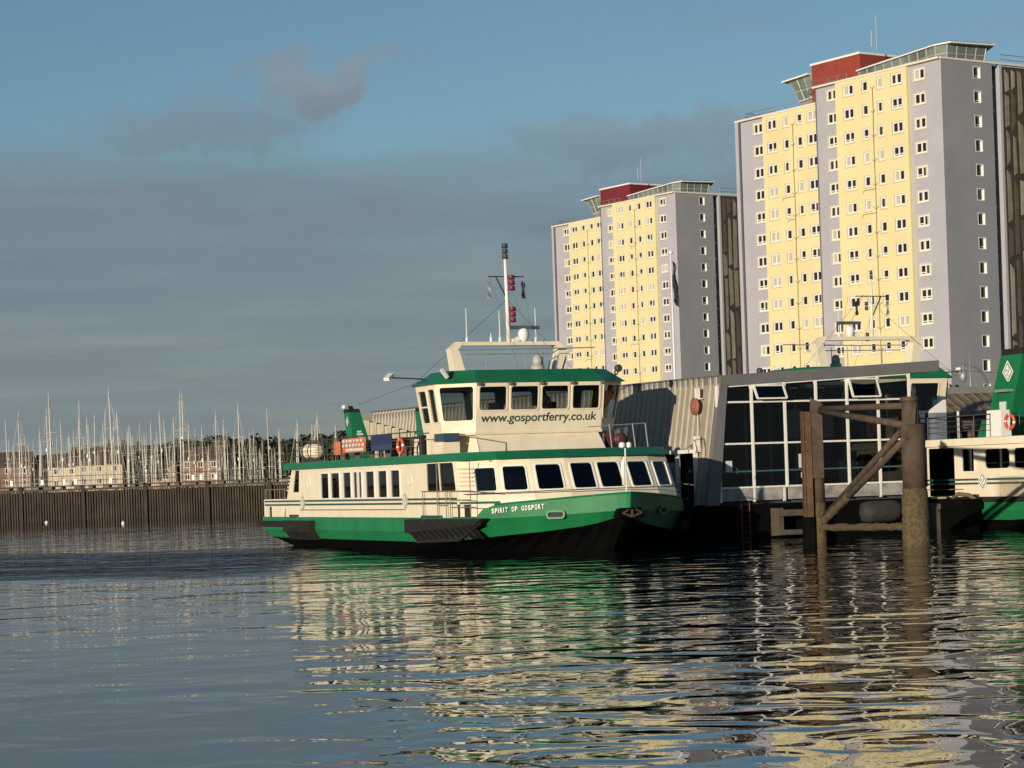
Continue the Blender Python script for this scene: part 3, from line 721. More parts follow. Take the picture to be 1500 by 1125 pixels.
    if o.get('nameplate'):
        # name along the bulwark, one letter at a time so that it follows the bow
        arc = [p for p in hull_line(-4.9, 4.85, 23.1, 27.7, .35, g0, 1.14) if p.x > 20]
        def atlen(d):
            for a, b in zip(arc, arc[1:]):
                l = (V((b.x, b.y, 0)) - V((a.x, a.y, 0))).length
                if d <= l: t = (V((b.x - a.x, b.y - a.y, 0))).normalized(); return V((a.x, a.y, 0)) + t * d, t
                d -= l
        start = 0; 
        for a, b in zip(arc, arc[1:]):
            if b.x > 23.7: break
            start += (V((b.x, b.y, 0)) - V((a.x, a.y, 0))).length
        d = start + .42; step = .142
        holder = None; meshes = []
        for ch in o['nameplate']:
            if ch != ' ':
                p, t = atlen(d); out = V((t.y, -t.x, 0))
                zb = g0(p.x) - .32
                ob = text('ship_name', ch, hull, V((p.x, p.y, zb)) + out * .035, t, (0, 0, 1), 0.19, .108 if ch != 'I' else .035, mat('letter_white', (.75, .75, .66), .5), .03)
                meshes.append(ob)
            d += step if ch != 'I' else .085
        bmj = bmesh.new()
        for ob in meshes: bmj.from_mesh(ob.data)
        me = bpy.data.meshes.new('ship_name'); bmj.to_mesh(me); bmj.free(); me.materials.append(mat('letter_white', (.75, .75, .66), .5))
        for ob in meshes: bpy.data.objects.remove(ob)
        oo = bpy.data.objects.new('ship_name', me); COL.objects.link(oo); oo.parent = hull
    return root
FERRY_LOC = (-6.62, 113.97, 0)
ferry = make_ferry(dict(label='whole green and cream ferry with a web address across its wheelhouse front', loc=FERRY_LOC, rz=R(-66), ws=1.0, url=True, nameplate='SPIRIT OF GOSPORT',
                        rafts=[(-1, .8), (1, .8)], funnel=(6.72, .85, 1.65, 1.65, 2.2, 1.85, 2.75, 1.3, 2.3, 6.1, .52)))
ferry2 = make_ferry(dict(label='partly hidden ferry behind the steel piles, with a tall green funnel at the right edge', loc=(25.3, 103.6, 0), rz=R(114), ws=1.16, sister=True, rafts=[], funnel=(8.15, -.79, .84, 1.3, 2.5, .40, 2.13, 1.0, 2.75, 7.1, 1.07)))

# ------------------------------------------------------------------ loose things on the ferries
def lifebuoy(loc, rz, label):
    m = MB(); m.torus((0, 0, 0), .31, .075, 28, 8, 'Y', lambda i: 1 if i % 7 == 0 else 0)
    o = m.build('lifebuoy', [orange, white]); o.location = loc; o.rotation_euler = (0, 0, rz)
    tag(o, label, 'lifebuoy', 'lifebuoys on the ferry rails')
def fw(loc, rz, p):
    c, s = cos(rz), sin(rz); return (loc[0] + c * p[0] - s * p[1], loc[1] + s * p[0] + c * p[1], p[2])
lifebuoy(fw(FERRY_LOC, R(-66), (15.1, -4.75, 4.58)), R(-66), 'orange lifebuoy hanging on the deck rail just left of the wheelhouse with web address')
lifebuoy(fw((25.3, 103.6, 0), R(114), (-2.6, 4.76, 4.76)), R(114), 'orange and white lifebuoy on the rail below the tall funnel at the right edge')
def banner(loc, rz, w, h, cols, label, words=None):
    m = MB(); nx, nz = 10, 6
    g = [[V((-w / 2 + w * i / nx, .03 * sin(i * 1.3) * (j / nz), -h / 2 + h * j / nz)) for j in range(nz + 1)] for i in range(nx + 1)]
    vs = [[m.bm.verts.new(p) for p in r_] for r_ in g]
    for i in range(nx):
        for j in range(nz):
            f = m.bm.faces.new([vs[i][j], vs[i + 1][j], vs[i + 1][j + 1], vs[i][j + 1]]); f.material_index = 0 if j > 1 else 1
    o = m.build('banner', cols); o.location = loc; o.rotation_euler = (0, 0, rz); tag(o, label, 'banner')
    return o
b_or = mat('banner_orange', (.55, .16, .08), .7); b_wh = mat('banner_pale', (.66, .60, .56), .7, .1, 8)
bo = banner(fw(FERRY_LOC, R(-66), (9.0, -4.68, 4.78)), R(-66), 3.1, .66, [b_or, b_or], 'orange banner with rows of pale lettering on the ferry deck rail')
m = MB()
for z in (.14, -.06):
    x = -1.45
    while x < 1.2:
        w = random.uniform(.25, .55); m.box(x, x + w, -.05, -.045, z, z + .13); x += w + .12
m.box(-1.0, 1.4, -.05, -.045, -.27, -.14)
m.build('banner_print', b_wh, bo)
banner(fw(FERRY_LOC, R(-66), (6.7, -4.68, 4.7)), R(-66), .85, .62, [b_or, b_or], 'small red-orange notice banner on the ferry rail, left of the larger lettered banner')
banner(fw(FERRY_LOC, R(-66), (12.6, -4.68, 4.8)), R(-66), 2.6, .66, [mat('banner_blue', (.02, .03, .09), .7), seatblue], 'dark blue banner on the ferry rail between an orange banner and a lifebuoy')

# ------------------------------------------------------------------ people
def person(name, label, loc, rz, top, legs, seated=False, cap=True, lean=0.0, skin=(.45, .28, .20)):
    bm = bmesh.new(); sk = bm.verts.layers.skin.verify(); vs = []
    def vtx(p, r, link=None):
        v = bm.verts.new(p); v[sk].radius = (r, r * .85)
        if link is not None: bm.edges.new((vs[link], v))
        vs.append(v); return len(vs) - 1
    h = vtx((0, 0, .95), .15); bm.verts.ensure_lookup_table(); vs[0][sk].use_root = True
    t = vtx((0, lean * .3, 1.15), .145, h); c = vtx((0, lean * .8, 1.38), .16, t); n = vtx((0, lean, 1.5), .06, c); hd = vtx((0, lean + .02, 1.58), .09, n); ht = vtx((0, lean + .02, 1.70), .085, hd)
    vtx((0, lean - .09, 1.60), .035, hd)
    for s in (-1, 1):
        sh = vtx((s * .19, lean * .85, 1.42), .065, c); e = vtx((s * .25, lean * .8 - .05, 1.14), .048, sh); wv = vtx((s * .22, lean * .8 - .24, .98), .035, e); hnd = vtx((s * .20, lean * .8 - .32, .95), .03, wv)
        for k in range(5): vtx((s * .20 + (k - 2) * .018, lean * .8 - .40 + abs(k - 2) * .01, .93), .010, hnd)
        hp = vtx((s * .10, 0, .88), .10, h); kn = vtx((s * .11, -.03 * s, .48), .065, hp); an = vtx((s * .11, .02 * s, .09), .045, kn); vtx((s * .12, -.16 + .02 * s, .04), .04, an)
    me = bpy.data.meshes.new('person'); bm.to_mesh(me); bm.free()
    o = bpy.data.objects.new('person', me); COL.objects.link(o)
    o.modifiers.new('skin', 'SKIN'); ss = o.modifiers.new('smooth', 'SUBSURF'); ss.levels = ss.render_levels = 2
    dg = bpy.context.evaluated_depsgraph_get(); me2 = bpy.data.meshes.new_from_object(o.evaluated_get(dg))
    o.modifiers.clear(); o.data = me2
    me2.materials.clear()
    for mm in (mat('skin_%s' % name, skin, .6), mat('top_%s' % name, top, .8), mat('legs_%s' % name, legs, .8)): me2.materials.append(mm)
    for p in me2.polygons:
        z = p.center.z; p.use_smooth = True
        p.material_index = 0 if (z > 1.50 or (p.center.y < lean * .8 - .2 and .85 < z < 1.05)) else (1 if z > .93 else 2)
    o.location = loc; o.rotation_euler = (0, 0, rz)
    m = MB()
    if cap: m.lathe([(.115, 1.66), (.118, 1.72), (.09, 1.79), (.02, 1.81)], (0, lean + .03, 0), 12); m.hexa([(-.09, lean - .2, 1.66), (.09, lean - .2, 1.66), (.09, lean - .05, 1.67), (-.09, lean - .05, 1.67)], [(-.09, lean - .2, 1.675), (.09, lean - .2, 1.675), (.09, lean - .05, 1.69), (-.09, lean - .05, 1.69)])
    else: m.ball((0, lean + .04, 1.69), .105, 12, 8, (1, 1, .95))
    m.build('cap' if cap else 'hair', mat('dark_hair', (.02, .017, .015), .8), o)
    tag(o, label, 'person'); return o
person('crew', 'person in dark clothes and cap standing in the terminal doorway right of the moored ferry', (8.05, 101.6, 1.5), R(20), (.02, .02, .025), (.02, .02, .025))
pl = fw(FERRY_LOC, R(-66), (18.15, .85, 5.08))
person('skipper', 'person in a white shirt seen through a front window of the wheelhouse', (pl[0], pl[1], 5.06), R(24), (.62, .62, .60), (.03, .03, .05), cap=False)
person('passenger', 'person in dark clothes waiting inside the glass terminal behind the left pile', (14.6, 104.2, 1.66), R(40), (.03, .03, .04), (.03, .03, .04), cap=False)

# ------------------------------------------------------------------ terminal on its pontoon
T_LOC, T_RZ = (9.05, 99.5, 0), R(24)
clad = mat('beige_cladding', (.315, .275, .205), .5, .12, 1.5, 0, 20, 0, .45, (.20, .17, .12))
fasc = mat('fascia_grey', (.150, .150, .148), .5, .10, 1.0, 0, 20, 0, .2)
frame_w = mat('white_frame', (.80, .76, .68), .4, .05, 3)
gl_term = glass('terminal_glass', (.50, .53, .52), .7)
pon = thing('pontoon', 'dark floating pontoon carrying the glass terminal building', 'pontoon', T_LOC, T_RZ)
m = MB(); m.box(-1.3, 11.3, -.9, 48, -.8, 1.38); m.box(-1.45, 11.4, -1.0, 48.1, 1.38, 1.50); m.build('float', antifoul_and_shade, pon)  # near-black colour puts the shade on the float into its paint
m = MB()
for x in (2.2, 3.9): m.box(x - .12, x + .12, -1.7, -1.0, .1, 1.3)
m.box(2.0, 4.2, -1.85, -1.62, .95, 1.22); m.box(2.0, 4.2, -1.85, -1.62, .12, .34); m.box(3.75, 4.15, -1.84, -1.63, .34, .95)
m.build('timber_fender', mat('weathered_timber', (.085, .07, .05), .8, .3, 3), pon)
m = MB()
for x in (.55, .95): m.tube([(x, -1.12, -.3), (x, -1.12, 1.62)], .03, 6)
for k in range(8): m.tube([(.55, -1.12, -.2 + k * .24), (.95, -1.12, -.2 + k * .24)], .022, 6)
m.build('ladder', mat('ladder_red', (.09, .015, .013), .6), pon)
m = MB(); m.lathe([(.1, 0), (.42, .1), (.5, .5), (.5, 1.6), (.42, 2.0), (.1, 2.1)], (6.7, -1.1, .95), 14, 'X'); m.build('float_fender', mat('old_fender', (.03, .028, .024), .8, .3, 4), pon)
m = MB(); m.box(10.45, 11.38, -3.7, -1.02, .95, 1.40); m.box(10.6, 11.3, -3.6, -1.1, -.5, .95); m.build('finger', antifoul_and_shade, pon)
m = MB(); m.box(10.42, 10.75, -1.6, -1.05, -.3, 1.25); m.box(10.40, 10.44, -1.9, -1.1, .95, 1.2); m.build('finger_post', mat('weathered_timber', (.085, .07, .05), .8, .3, 3), pon)
m = MB(); m.tube([(10.9, -2.2, 1.40), (10.9, -2.6, 1.62), (11.1, -3.2, 1.55), (11.2, -3.6, 1.3)], .10, 7); m.build('mooring_rope', mat('rope_olive', (.13, .11, .06), .9), pon)
m = MB(); m.box(10.5, 10.9, -1.7, -1.05, 1.42, 1.50); m.build('rope_plank', mat('plank_cream', (.45, .38, .22), .8), pon)
m = MB(); m.prism([(10.6, -2.55, .98), (10.95, -2.9, 1.16), (10.6, -2.55, 1.36)], [(10.62, -2.53, .98), (10.97, -2.88, 1.16), (10.62, -2.53, 1.36)]); m.build('warning_triangle', mat('triangle_red', (.30, .05, .035), .6), pon)
m = MB()
for y in (1.3, 2.2, 3.2, 4.2): m.tube([(-1.2, y, 1.5), (-1.2, y, 2.55)], .03, 6)
m.tube([(-1.2, 1.3, 2.55), (-1.2, 4.2, 2.55)], .03, 6); m.build('boarding_rail', steel, pon)

ter = thing('ferry_terminal', 'low terminal building with corrugated beige side and tall white-framed glass end', 'terminal', T_LOC, T_RZ)
def wx(z): return .36 - .9 * (7.25 - z) / 5.75         # the side wall leans outwards towards its foot
m = MB()
def ribbed(y0, y1, zlo, ztop):
    y = y0; k = 0
    while y < y1 - .01:
        for wdt, pr in ((.22, .0), (.05, None), (.20, -.07), (.05, None)):
            ya, yb = y, min(y + wdt, y1)
            if pr is None: pa, pb = (0, -.07) if k % 2 == 0 else (-.07, 0); k += 1
            else: pa = pb = pr
            za, zb = zlo(ya), zlo(yb)
            m.face([(wx(za) + pa, ya, za), (wx(zb) + pb, yb, zb), (wx(ztop(yb)) + pb, yb, ztop(yb)), (wx(ztop(ya)) + pa, ya, ztop(ya))])
            y = yb
            if y >= y1: break
zt = lambda y: 7.22 + .004 * y
ribbed(1.25, 5.6, lambda y: 4.02, zt); ribbed(5.6, 34, lambda y: 4.02 + 1.58 * (y - 5.6) / 28.4, zt); ribbed(34, 44, lambda y: 5.6 + 1.0 * (y - 34) / 8, zt)
ribbed(.0, 1.25, lambda y: 1.55, zt)
m.box(-.1, 10.2, 44, 44.1, 1.55, 7.2)
m.build('side_cladding', clad, ter)
m = MB(); y = 0.1
while y < 44: m.box(.18, .42, y, y + .42, zt(y) + .0, zt(y) + .06); y += .53
m.build('ridge_flashing', fasc, ter)
m = MB()                                             # lintel, door posts and pillars under the cladding
m.box(-.42, -.12, 1.3, 5.7, 3.86, 4.02); 
for y in (1.3, 3.0, 5.7): m.box(-.42, -.25, y - .07, y + .07, 1.5, 3.9)
m.build('door_frame', frame_w, ter)
m = MB(); m.box(-.30, -.26, 3.3, 4.9, 1.55, 3.5); m.build('door_leaf', mat('door_grey', (.20, .19, .17), .6), ter)
m = MB()
yy = 6.0
while yy < 44:
    zl = (4.02 + 1.58 * (yy - 5.6) / 28.4) if yy < 34 else 5.6 + (yy - 34) / 8
    m = MB(); m.box(-.38, -.05, yy, yy + .28, 1.5, zl + .1); m.build('side_pillar', mat('pillar_cream', (.66, .58, .42), .6, .1, 3), ter); yy += 1.25
m = MB(); m.box(-.3, -.1, 5.8, 44, 1.5, 2.5); m.build('side_plinth', mat('pillar_cream', (.66, .58, .42), .6, .1, 3), ter)
m = MB(); yy = 5.8
while yy < 43.5:
    zl = (4.02 + 1.58 * (yy - 5.6) / 28.4) if yy < 34 else 5.6 + (yy - 34) / 8
    m.box(.02, .05, yy, min(yy + 1.25, 43.9), 2.5, zl + .05); yy += 1.25
m.build('side_glazing', gl_term, ter)
m = MB(); m.box(10.17, 10.23, .15, 43.9, 1.64, 6.9); m.build('end_glazing', gl_term, ter)
y = 1.7
while y < 43: m = MB(); m.box(10.12, 10.28, y, y + .14, 1.6, 6.9); m.build('end_mullion', frame_w, ter); y += 3.4
# roof with raking fascia
fz = lambda x: 7.24 + .049 * (x - .34)
m = MB()
m.prism([(.30, -.12, 6.76), (11.85, -.12, 7.30), (11.85, 44, 7.30), (.30, 44, 6.76)], [(.30, -.12, fz(.3)), (11.85, -.12, fz(11.85)), (11.85, 44, fz(11.85)), (.30, 44, fz(.3))])
m.build('roof', fasc, ter)
m = MB()
m.hexa([(-.62, -.15, 1.5), (.02, -.15, 1.5), (.02, .2, 1.5), (-.62, .2, 1.5)], [(.24, -.15, 6.8), (.60, -.15, 6.8), (.60, .2, 6.8), (.24, .2, 6.8)])
m.build('corner_trim', fasc, ter)
MX = (.14, 1.86, 3.56, 5.2, 6.84, 8.5, 10.2)
m = MB()
top = lambda x: 6.78 + .047 * x
for x in MX: m.box(x - .055, x + .055, -.08, .08, 2.2 if x > .2 else 1.6, top(x))
for i, x in enumerate(MX[:-1]):
    x1 = MX[i + 1]
    for z in (2.25, 4.2, 6.05): m.box(x + .055, x1 - .055, -.06, .06, z - .04, z + .04)
    m.hexa([(x + .07, -.06, top(x) - .1), (x1 - .07, -.06, top(x1) - .1), (x1 - .07, .06, top(x1) - .1), (x + .07, .06, top(x) - .1)], [(x + .07, -.06, top(x) - .01), (x1 - .07, -.06, top(x1) - .01), (x1 - .07, .06, top(x1) - .01), (x + .07, .06, top(x) - .01)])
for x in (1.86, 3.4, 5.2, 6.84, 8.5): m.box(x - .05, x + .05, -.05, .05, 1.6, 2.2)
m.build('glazing_frame', frame_w, ter)
m = MB()
for i, (a, b) in enumerate(((.2, 1.8), (1.92, 3.5), (3.62, 5.1), (5.26, 6.78), (6.9, 8.44), (8.56, 10.1))): m.box(a, b, -.03, .03, 1.66, 2.2)
m.build('spandrel_panels', mat('spandrel', (.30, .28, .26), .6, .45, 1.8), ter)
for i, x in enumerate(MX[:-1]):
    x1 = MX[i + 1]
    for j, (z0, z1) in enumerate(((2.3, 4.15), (4.25, 6.0), (6.1, top(x) - .1))):
        if j == 2 and i in (1, 4):                    # top-hung vents, pushed open
            m = MB(); y = -.42; A = [(x + .1, -.09, z1), (x1 - .1, -.09, z1), (x1 - .1, y, z0 + .08), (x + .1, y, z0 + .08)]
            for p, q in zip(A, A[1:] + A[:1]): m.beam(p, q, .09, .07)
            vt = m.build('vent_window', frame_w, ter); m = MB(); m.face(A); m.build('pane', glass('vent_glass', (.2, .22, .22), .06), vt)
            continue
        m = MB(); m.face([(x + .07, 0, z0), (x1 - .07, 0, z0), (x1 - .07, 0, z1), (x + .07, 0, z1)]); m.build('pane', gl_term, ter)
m = MB()
m.box(.3, 10.1, .3, 43, 1.50, 1.64); m.box(.5, 10.0, 11, 11.1, 1.64, 6.7); m.box(.5, 10.1, .3, 43, 6.6, 6.64)
m.build('hall_interior', mat('hall_lining', (.055, .058, .058), .7, .3, 1.2), ter)
for x in (1.0, 4.3, 7.6): m = MB(); m.box(x, x + 1.8, 4.0, 4.5, 1.64, 2.1); m.box(x, x + 1.8, 4.45, 4.55, 2.1, 2.6); m.build('hall_bench', mat('bench_blue', (.05, .08, .13), .6), ter)
m = MB(); m.box(.6, 10, 7.5, 7.7, 4.1, 4.35); m.build('hall_beam', steel, ter)
pp = mat('panel_pale', (.38, .37, .32), .7, .1, 2)
for x in (1.6, 3.3, 4.6, 6.0, 7.4, 8.6, 9.6): m = MB(); m.box(x, x + .16, 3.2, 3.36, 1.64, 6.6); m.build('hall_post', pp, ter)
for x in (4.68, 6.35, 8.9): m = MB(); m.box(x, x + .62, 1.6, 1.7, 4.4, 5.7); m.box(x + .62, x + .95, 1.9, 2.0, 4.4, 5.7); m.build('hall_panel', pp, ter)
for x in (9.0, 7.9): m = MB(); m.box(x, x + .9, 2.5, 2.6, 1.64, 3.3); m.build('hall_panel', pp, ter)
m = MB()
for i, x in enumerate(MX[:-1]):
    m.box(x + .09, MX[i + 1] - .09, -.012, -.008, 2.93, 3.0)
for x in (1.0, 4.6): m.face([(x - .1, -.02, 3.0), (x, -.02, 2.85), (x + .1, -.02, 3.0), (x, -.02, 3.15)])
m.build('glass_stripe', mat('teal_film', (.04, .10, .095), .5), ter)
for (x, z, w, h) in ((.45, 2.95, .32, .5), (4.2, 3.05, .62, .62), (4.3, 2.6, .3, .25)):
    m = MB(); m.box(x, x + w, -.03, -.02, z, z + h); m.build('paper_notice', mat('paper', (.62, .60, .54), .8), ter)
m = MB(); c = (-.15, 1.55, 5.95)
m.lathe([(.02, -.12), (.25, -.10), (.40, -.02), (.40, .02), (.1, .06), (.02, .3)], c, 20, 'X'); m.build('round_dish', mat('dish_rust', (.30, .10, .06), .7, .15, 5), ter)
m = MB(); m.box(-.1, .1, 1.2, 1.5, 6.25, 6.3); m.box(-.2, -.02, 1.25, 1.42, 6.3, 6.75); m.build('wall_lamp', frame_w, ter)
m = MB(); m.tube([(-.1, 1.4, 5.6), (-.2, 1.3, 4.4)], .02, 5); m.build('wall_cable', steel, ter)
m = MB(); m.box(-.5, -.28, .9, 1.15, 3.9, 4.6); m.box(-.53, -.5, .98, 1.08, 4.0, 4.5); m.build('wall_box', frame_w, ter)

# ------------------------------------------------------------------ mooring piles
rust = mat('rusty_steel', (.075, .052, .034), .85, .35, 2.5, .5, 12, 0, .8, (.15, .065, .03))
weed = mat('barnacled_steel', (.105, .078, .036), .95, .45, 9, 1.0, 25)
dol = thing('mooring_dolphin', 'rusty steel mooring piles joined by braces, standing in the water before the glass terminal', 'mooring piles', (12.0, 90.9, 0), 0)
PL, PR = V((.35, 0, 0)), V((2.85, -7.7, 0))
m = MB(); m.tube([PL + V((0, 0, -3)), PL + V((0, 0, 1.6))], .26, 14); m.mi = 0; m.build('weedy_pile_foot', weed, dol)
m = MB(); m.tube([PL + V((0, 0, 1.6)), PL + V((0, 0, 5.55))], .25, 14); m.hexa([(.09, -.3, 2.6), (.55, -.3, 2.6), (.55, -.22, 2.6), (.09, -.22, 2.6)], [(.09, -.3, 5.85), (.55, -.3, 5.6), (.55, -.22, 5.6), (.09, -.22, 5.85)]); m.build('pile', rust, dol)
m = MB(); m.box(-.26, -.20, -.35, .35, 1.0, 5.30); m.box(-.20, .02, -.30, -.22, 1.0, 5.28); m.box(.02, .08, -.35, .35, 1.0, 5.25); m.build('sheet_pile', mat('orange_rust', (.105, .052, .026), .85, .4, 2, .5, 12, 0, .8, (.08, .05, .03)), dol)
m = MB(); m.box(-.32, .09, -.38, .30, -3, 1.05); m.build('black_pile_sleeve', antifoul_and_shade, dol)
m = MB(); m.tube([PR + V((0, 0, z)) for z in (-3, .2, 1.0, 1.9, 2.15)], [.52, .50, .50, .47, .44], 20)
bm = m.bm
bmesh.ops.subdivide_edges(bm, edges=[e for e in bm.edges if abs(e.verts[0].co.z - e.verts[1].co.z) > .2], cuts=6)
for v in bm.verts:
    d = (v.co - PR); d.z = 0; v.co += d.normalized() * random.uniform(-.03, .035) if d.length > .1 else V()
m.build('weedy_pile_foot', weed, dol)
m = MB(); m.tube([PR + V((0, 0, 2.1)), PR + V((0, 0, 4.5))], .44, 20); m.tube([PR + V((-.06, 0, 4.4)), PR + V((-.08, 0, 5.35))], [.34, .30], 16); m.tube([PR + V((-.1, 0, 5.35)), PR + V((-.1, 0, 5.52))], [.36, .33], 16)
m.hexa([PR + V((-.45, -.3, 4.3)), PR + V((.0, -.45, 4.3)), PR + V((.4, .2, 4.3)), PR + V((-.2, .4, 4.3))], [PR + V((-.15, -.2, 5.2)), PR + V((.1, -.3, 5.2)), PR + V((.2, .1, 5.2)), PR + V((-.1, .2, 5.2))])
m.build('pile', rust, dol)
rb = lambda a, b, r, mt=rust, nm='brace': (lambda mm: (mm.tube([PL + V(a), PR + V(b)], r, 12), mm.build(nm, mt, dol)))(MB())
rb((.1, -.1, 5.38), (-.2, .1, 5.20), .12); rb((.1, -.1, 5.30), (-.2, -.3, 4.45), .13)
rb((.15, 0, 1.0), (-.4, .2, 4.25), .12); rb((.15, -.15, .85), (-.25, -.35, 4.05), .13)
m = MB(); a, b = PL + V((.1, 0, .60)), PR + V((-.3, 0, .72)); pts = [a.lerp(b, k / 24) + V((random.uniform(-.02, .02), 0, random.uniform(-.02, .02))) for k in range(25)]
m.tube(pts, [random.uniform(.12, .16) for _ in pts], 12); m.build('weedy_brace', weed, dol)
m = MB(); a, b = PL + V((.15, -.15, .85)), PR + V((-.25, -.35, 4.05)); pts = [a.lerp(b, k / 60) + V((random.uniform(-.02, .02), 0, 0)) for k in range(0, 20)]
m.tube(pts, [random.uniform(.14, .19) for _ in pts], 12); m.build('weedy_brace', weed, dol)

# ------------------------------------------------------------------ tower blocks
yel = mat('yellow_render', (.72, .625, .335), .85, .05, .22, .1, 30, 0, .16, (.60, .50, .25))
lil = mat('lilac_render', (.40, .39, .42), .85, .06, .22, .1, 30, 0, .2, (.32, .31, .33))
gry = mat('grey_render', (.265, .265, .28), .85, .07, .22, .1, 30, 0, .25, (.21, .21, .22))
trim_c = mat('window_trim', (.66, .58, .40), .7)
wfr = mat('window_white', (.78, .76, .70), .5)
pane_d = mat('tower_pane', (.022, .018, .014), .12, 0, 1, 0, 20, 0, 0, None, None, .35)
curt = mat('curtain', (.46, .42, .33), .8)
brickred = mat('red_panels', (.27, .045, .028), .7, .12, .6)
brickdark = mat('dark_red_panels', (.16, .014, .022), .7, .12, .6)
parapet = mat('parapet_white', (.72, .66, .52), .7)
pent = mat('lantern_glass', (.17, .20, .175), .18, .35, .35, spec=.4)
def ringbox(m, y0, y1, z0, z1, w, x0, x1):
    m.box(x0, x1, y0 - w, y0, z0 - w, z1 + w); m.box(x0, x1, y1, y1 + w, z0 - w, z1 + w); m.box(x0, x1, y0, y1, z0 - w, z0); m.box(x0, x1, y0, y1, z1, z1 + w)
def window_mesh(w, h, lights, state, deep=False):
    """a window seen from -x, centred on the origin; the wall has an opening of w x h there"""
    m = MB(); a = w / 2; b = h / 2
    m.mi = 0; ringbox(m, -a, a, -b, b, .09, -.035, .01); m.box(-.10, -.035, -a - .1, a + .1, -b - .13, -b - .05)
    if deep:
        m.bm.clear(); m.mi = 1; ringbox(m, -a + .07, a - .07, -b + .07, b - .07, .07, -.02, .34); ringbox(m, -a + .13, a - .13, -b + .13, b - .13, .06, .24, .33)
        m.box(.33, .34, -a + .1, a - .1, -b + .1, b - .1); m.mi = 2 if state[0] != 'c' else 3; m.box(.315, .325, -a + .13, a - .13, -b + .13, b - .13)
        if state[0] == 'b': m.mi = 1; m.box(.26, .31, -a + .13, a - .13, -b + .3, -b + .36)
        if state[0] == 'h': m.mi = 1; m.box(.26, .31, -.04, .04, -b + .13, b - .13)
        me = m.build('window', [trim_c, wfr, pane_d, curt]); d = me.data; bpy.data.objects.remove(me); return d
    m.mi = 1; ringbox(m, -a + .17, a - .17, -b + .17, b - .17, .17, .05, .24)
    n = lights; ww = (2 * a - .34) / n
    for i in range(n):
        y0 = -a + .17 + i * ww; y1 = y0 + ww
        m.mi = 1
        if i: m.box(.10, .24, y0 - .10, y0 + .10, -b + .1, b - .1)
        zb = -b + .17
        if state[i] == 'b': zb += .22; m.box(.12, .2, y0, y1, zb - .06, zb)
        m.mi = 2 if state[i] in 'ob' else 3
        if state[i] == 'h': m.mi = 2; m.box(.165, .175, y0, y1, -b + .1, b - .1); m.mi = 3; m.box(.155, .163, y0, y0 + ww * .45, -b + .1, b - .1)
        else: m.box(.165, .175, y0, y1, -b + .1, b - .1)
        if state[i] == 'b': m.mi = 1; m.box(.12, .16, y0 + .0, y1, -b + .28, -b + .34)
    me = m.build('window', [trim_c, wfr, pane_d, curt]); d = me.data; bpy.data.objects.remove(me); return d
WD = [window_mesh(1.75, 1.25, 2, s) for s in ('oo', 'bb', 'oc', 'oh', 'cc', 'hb')]
WS = [window_mesh(1.0, 1.25, 1, s) for s in ('o', 'b', 'c', 'h', 'o')]
WT = [window_mesh(1.15, 1.35, 1, s, True) for s in ('o', 'b', 'h', 'o')]
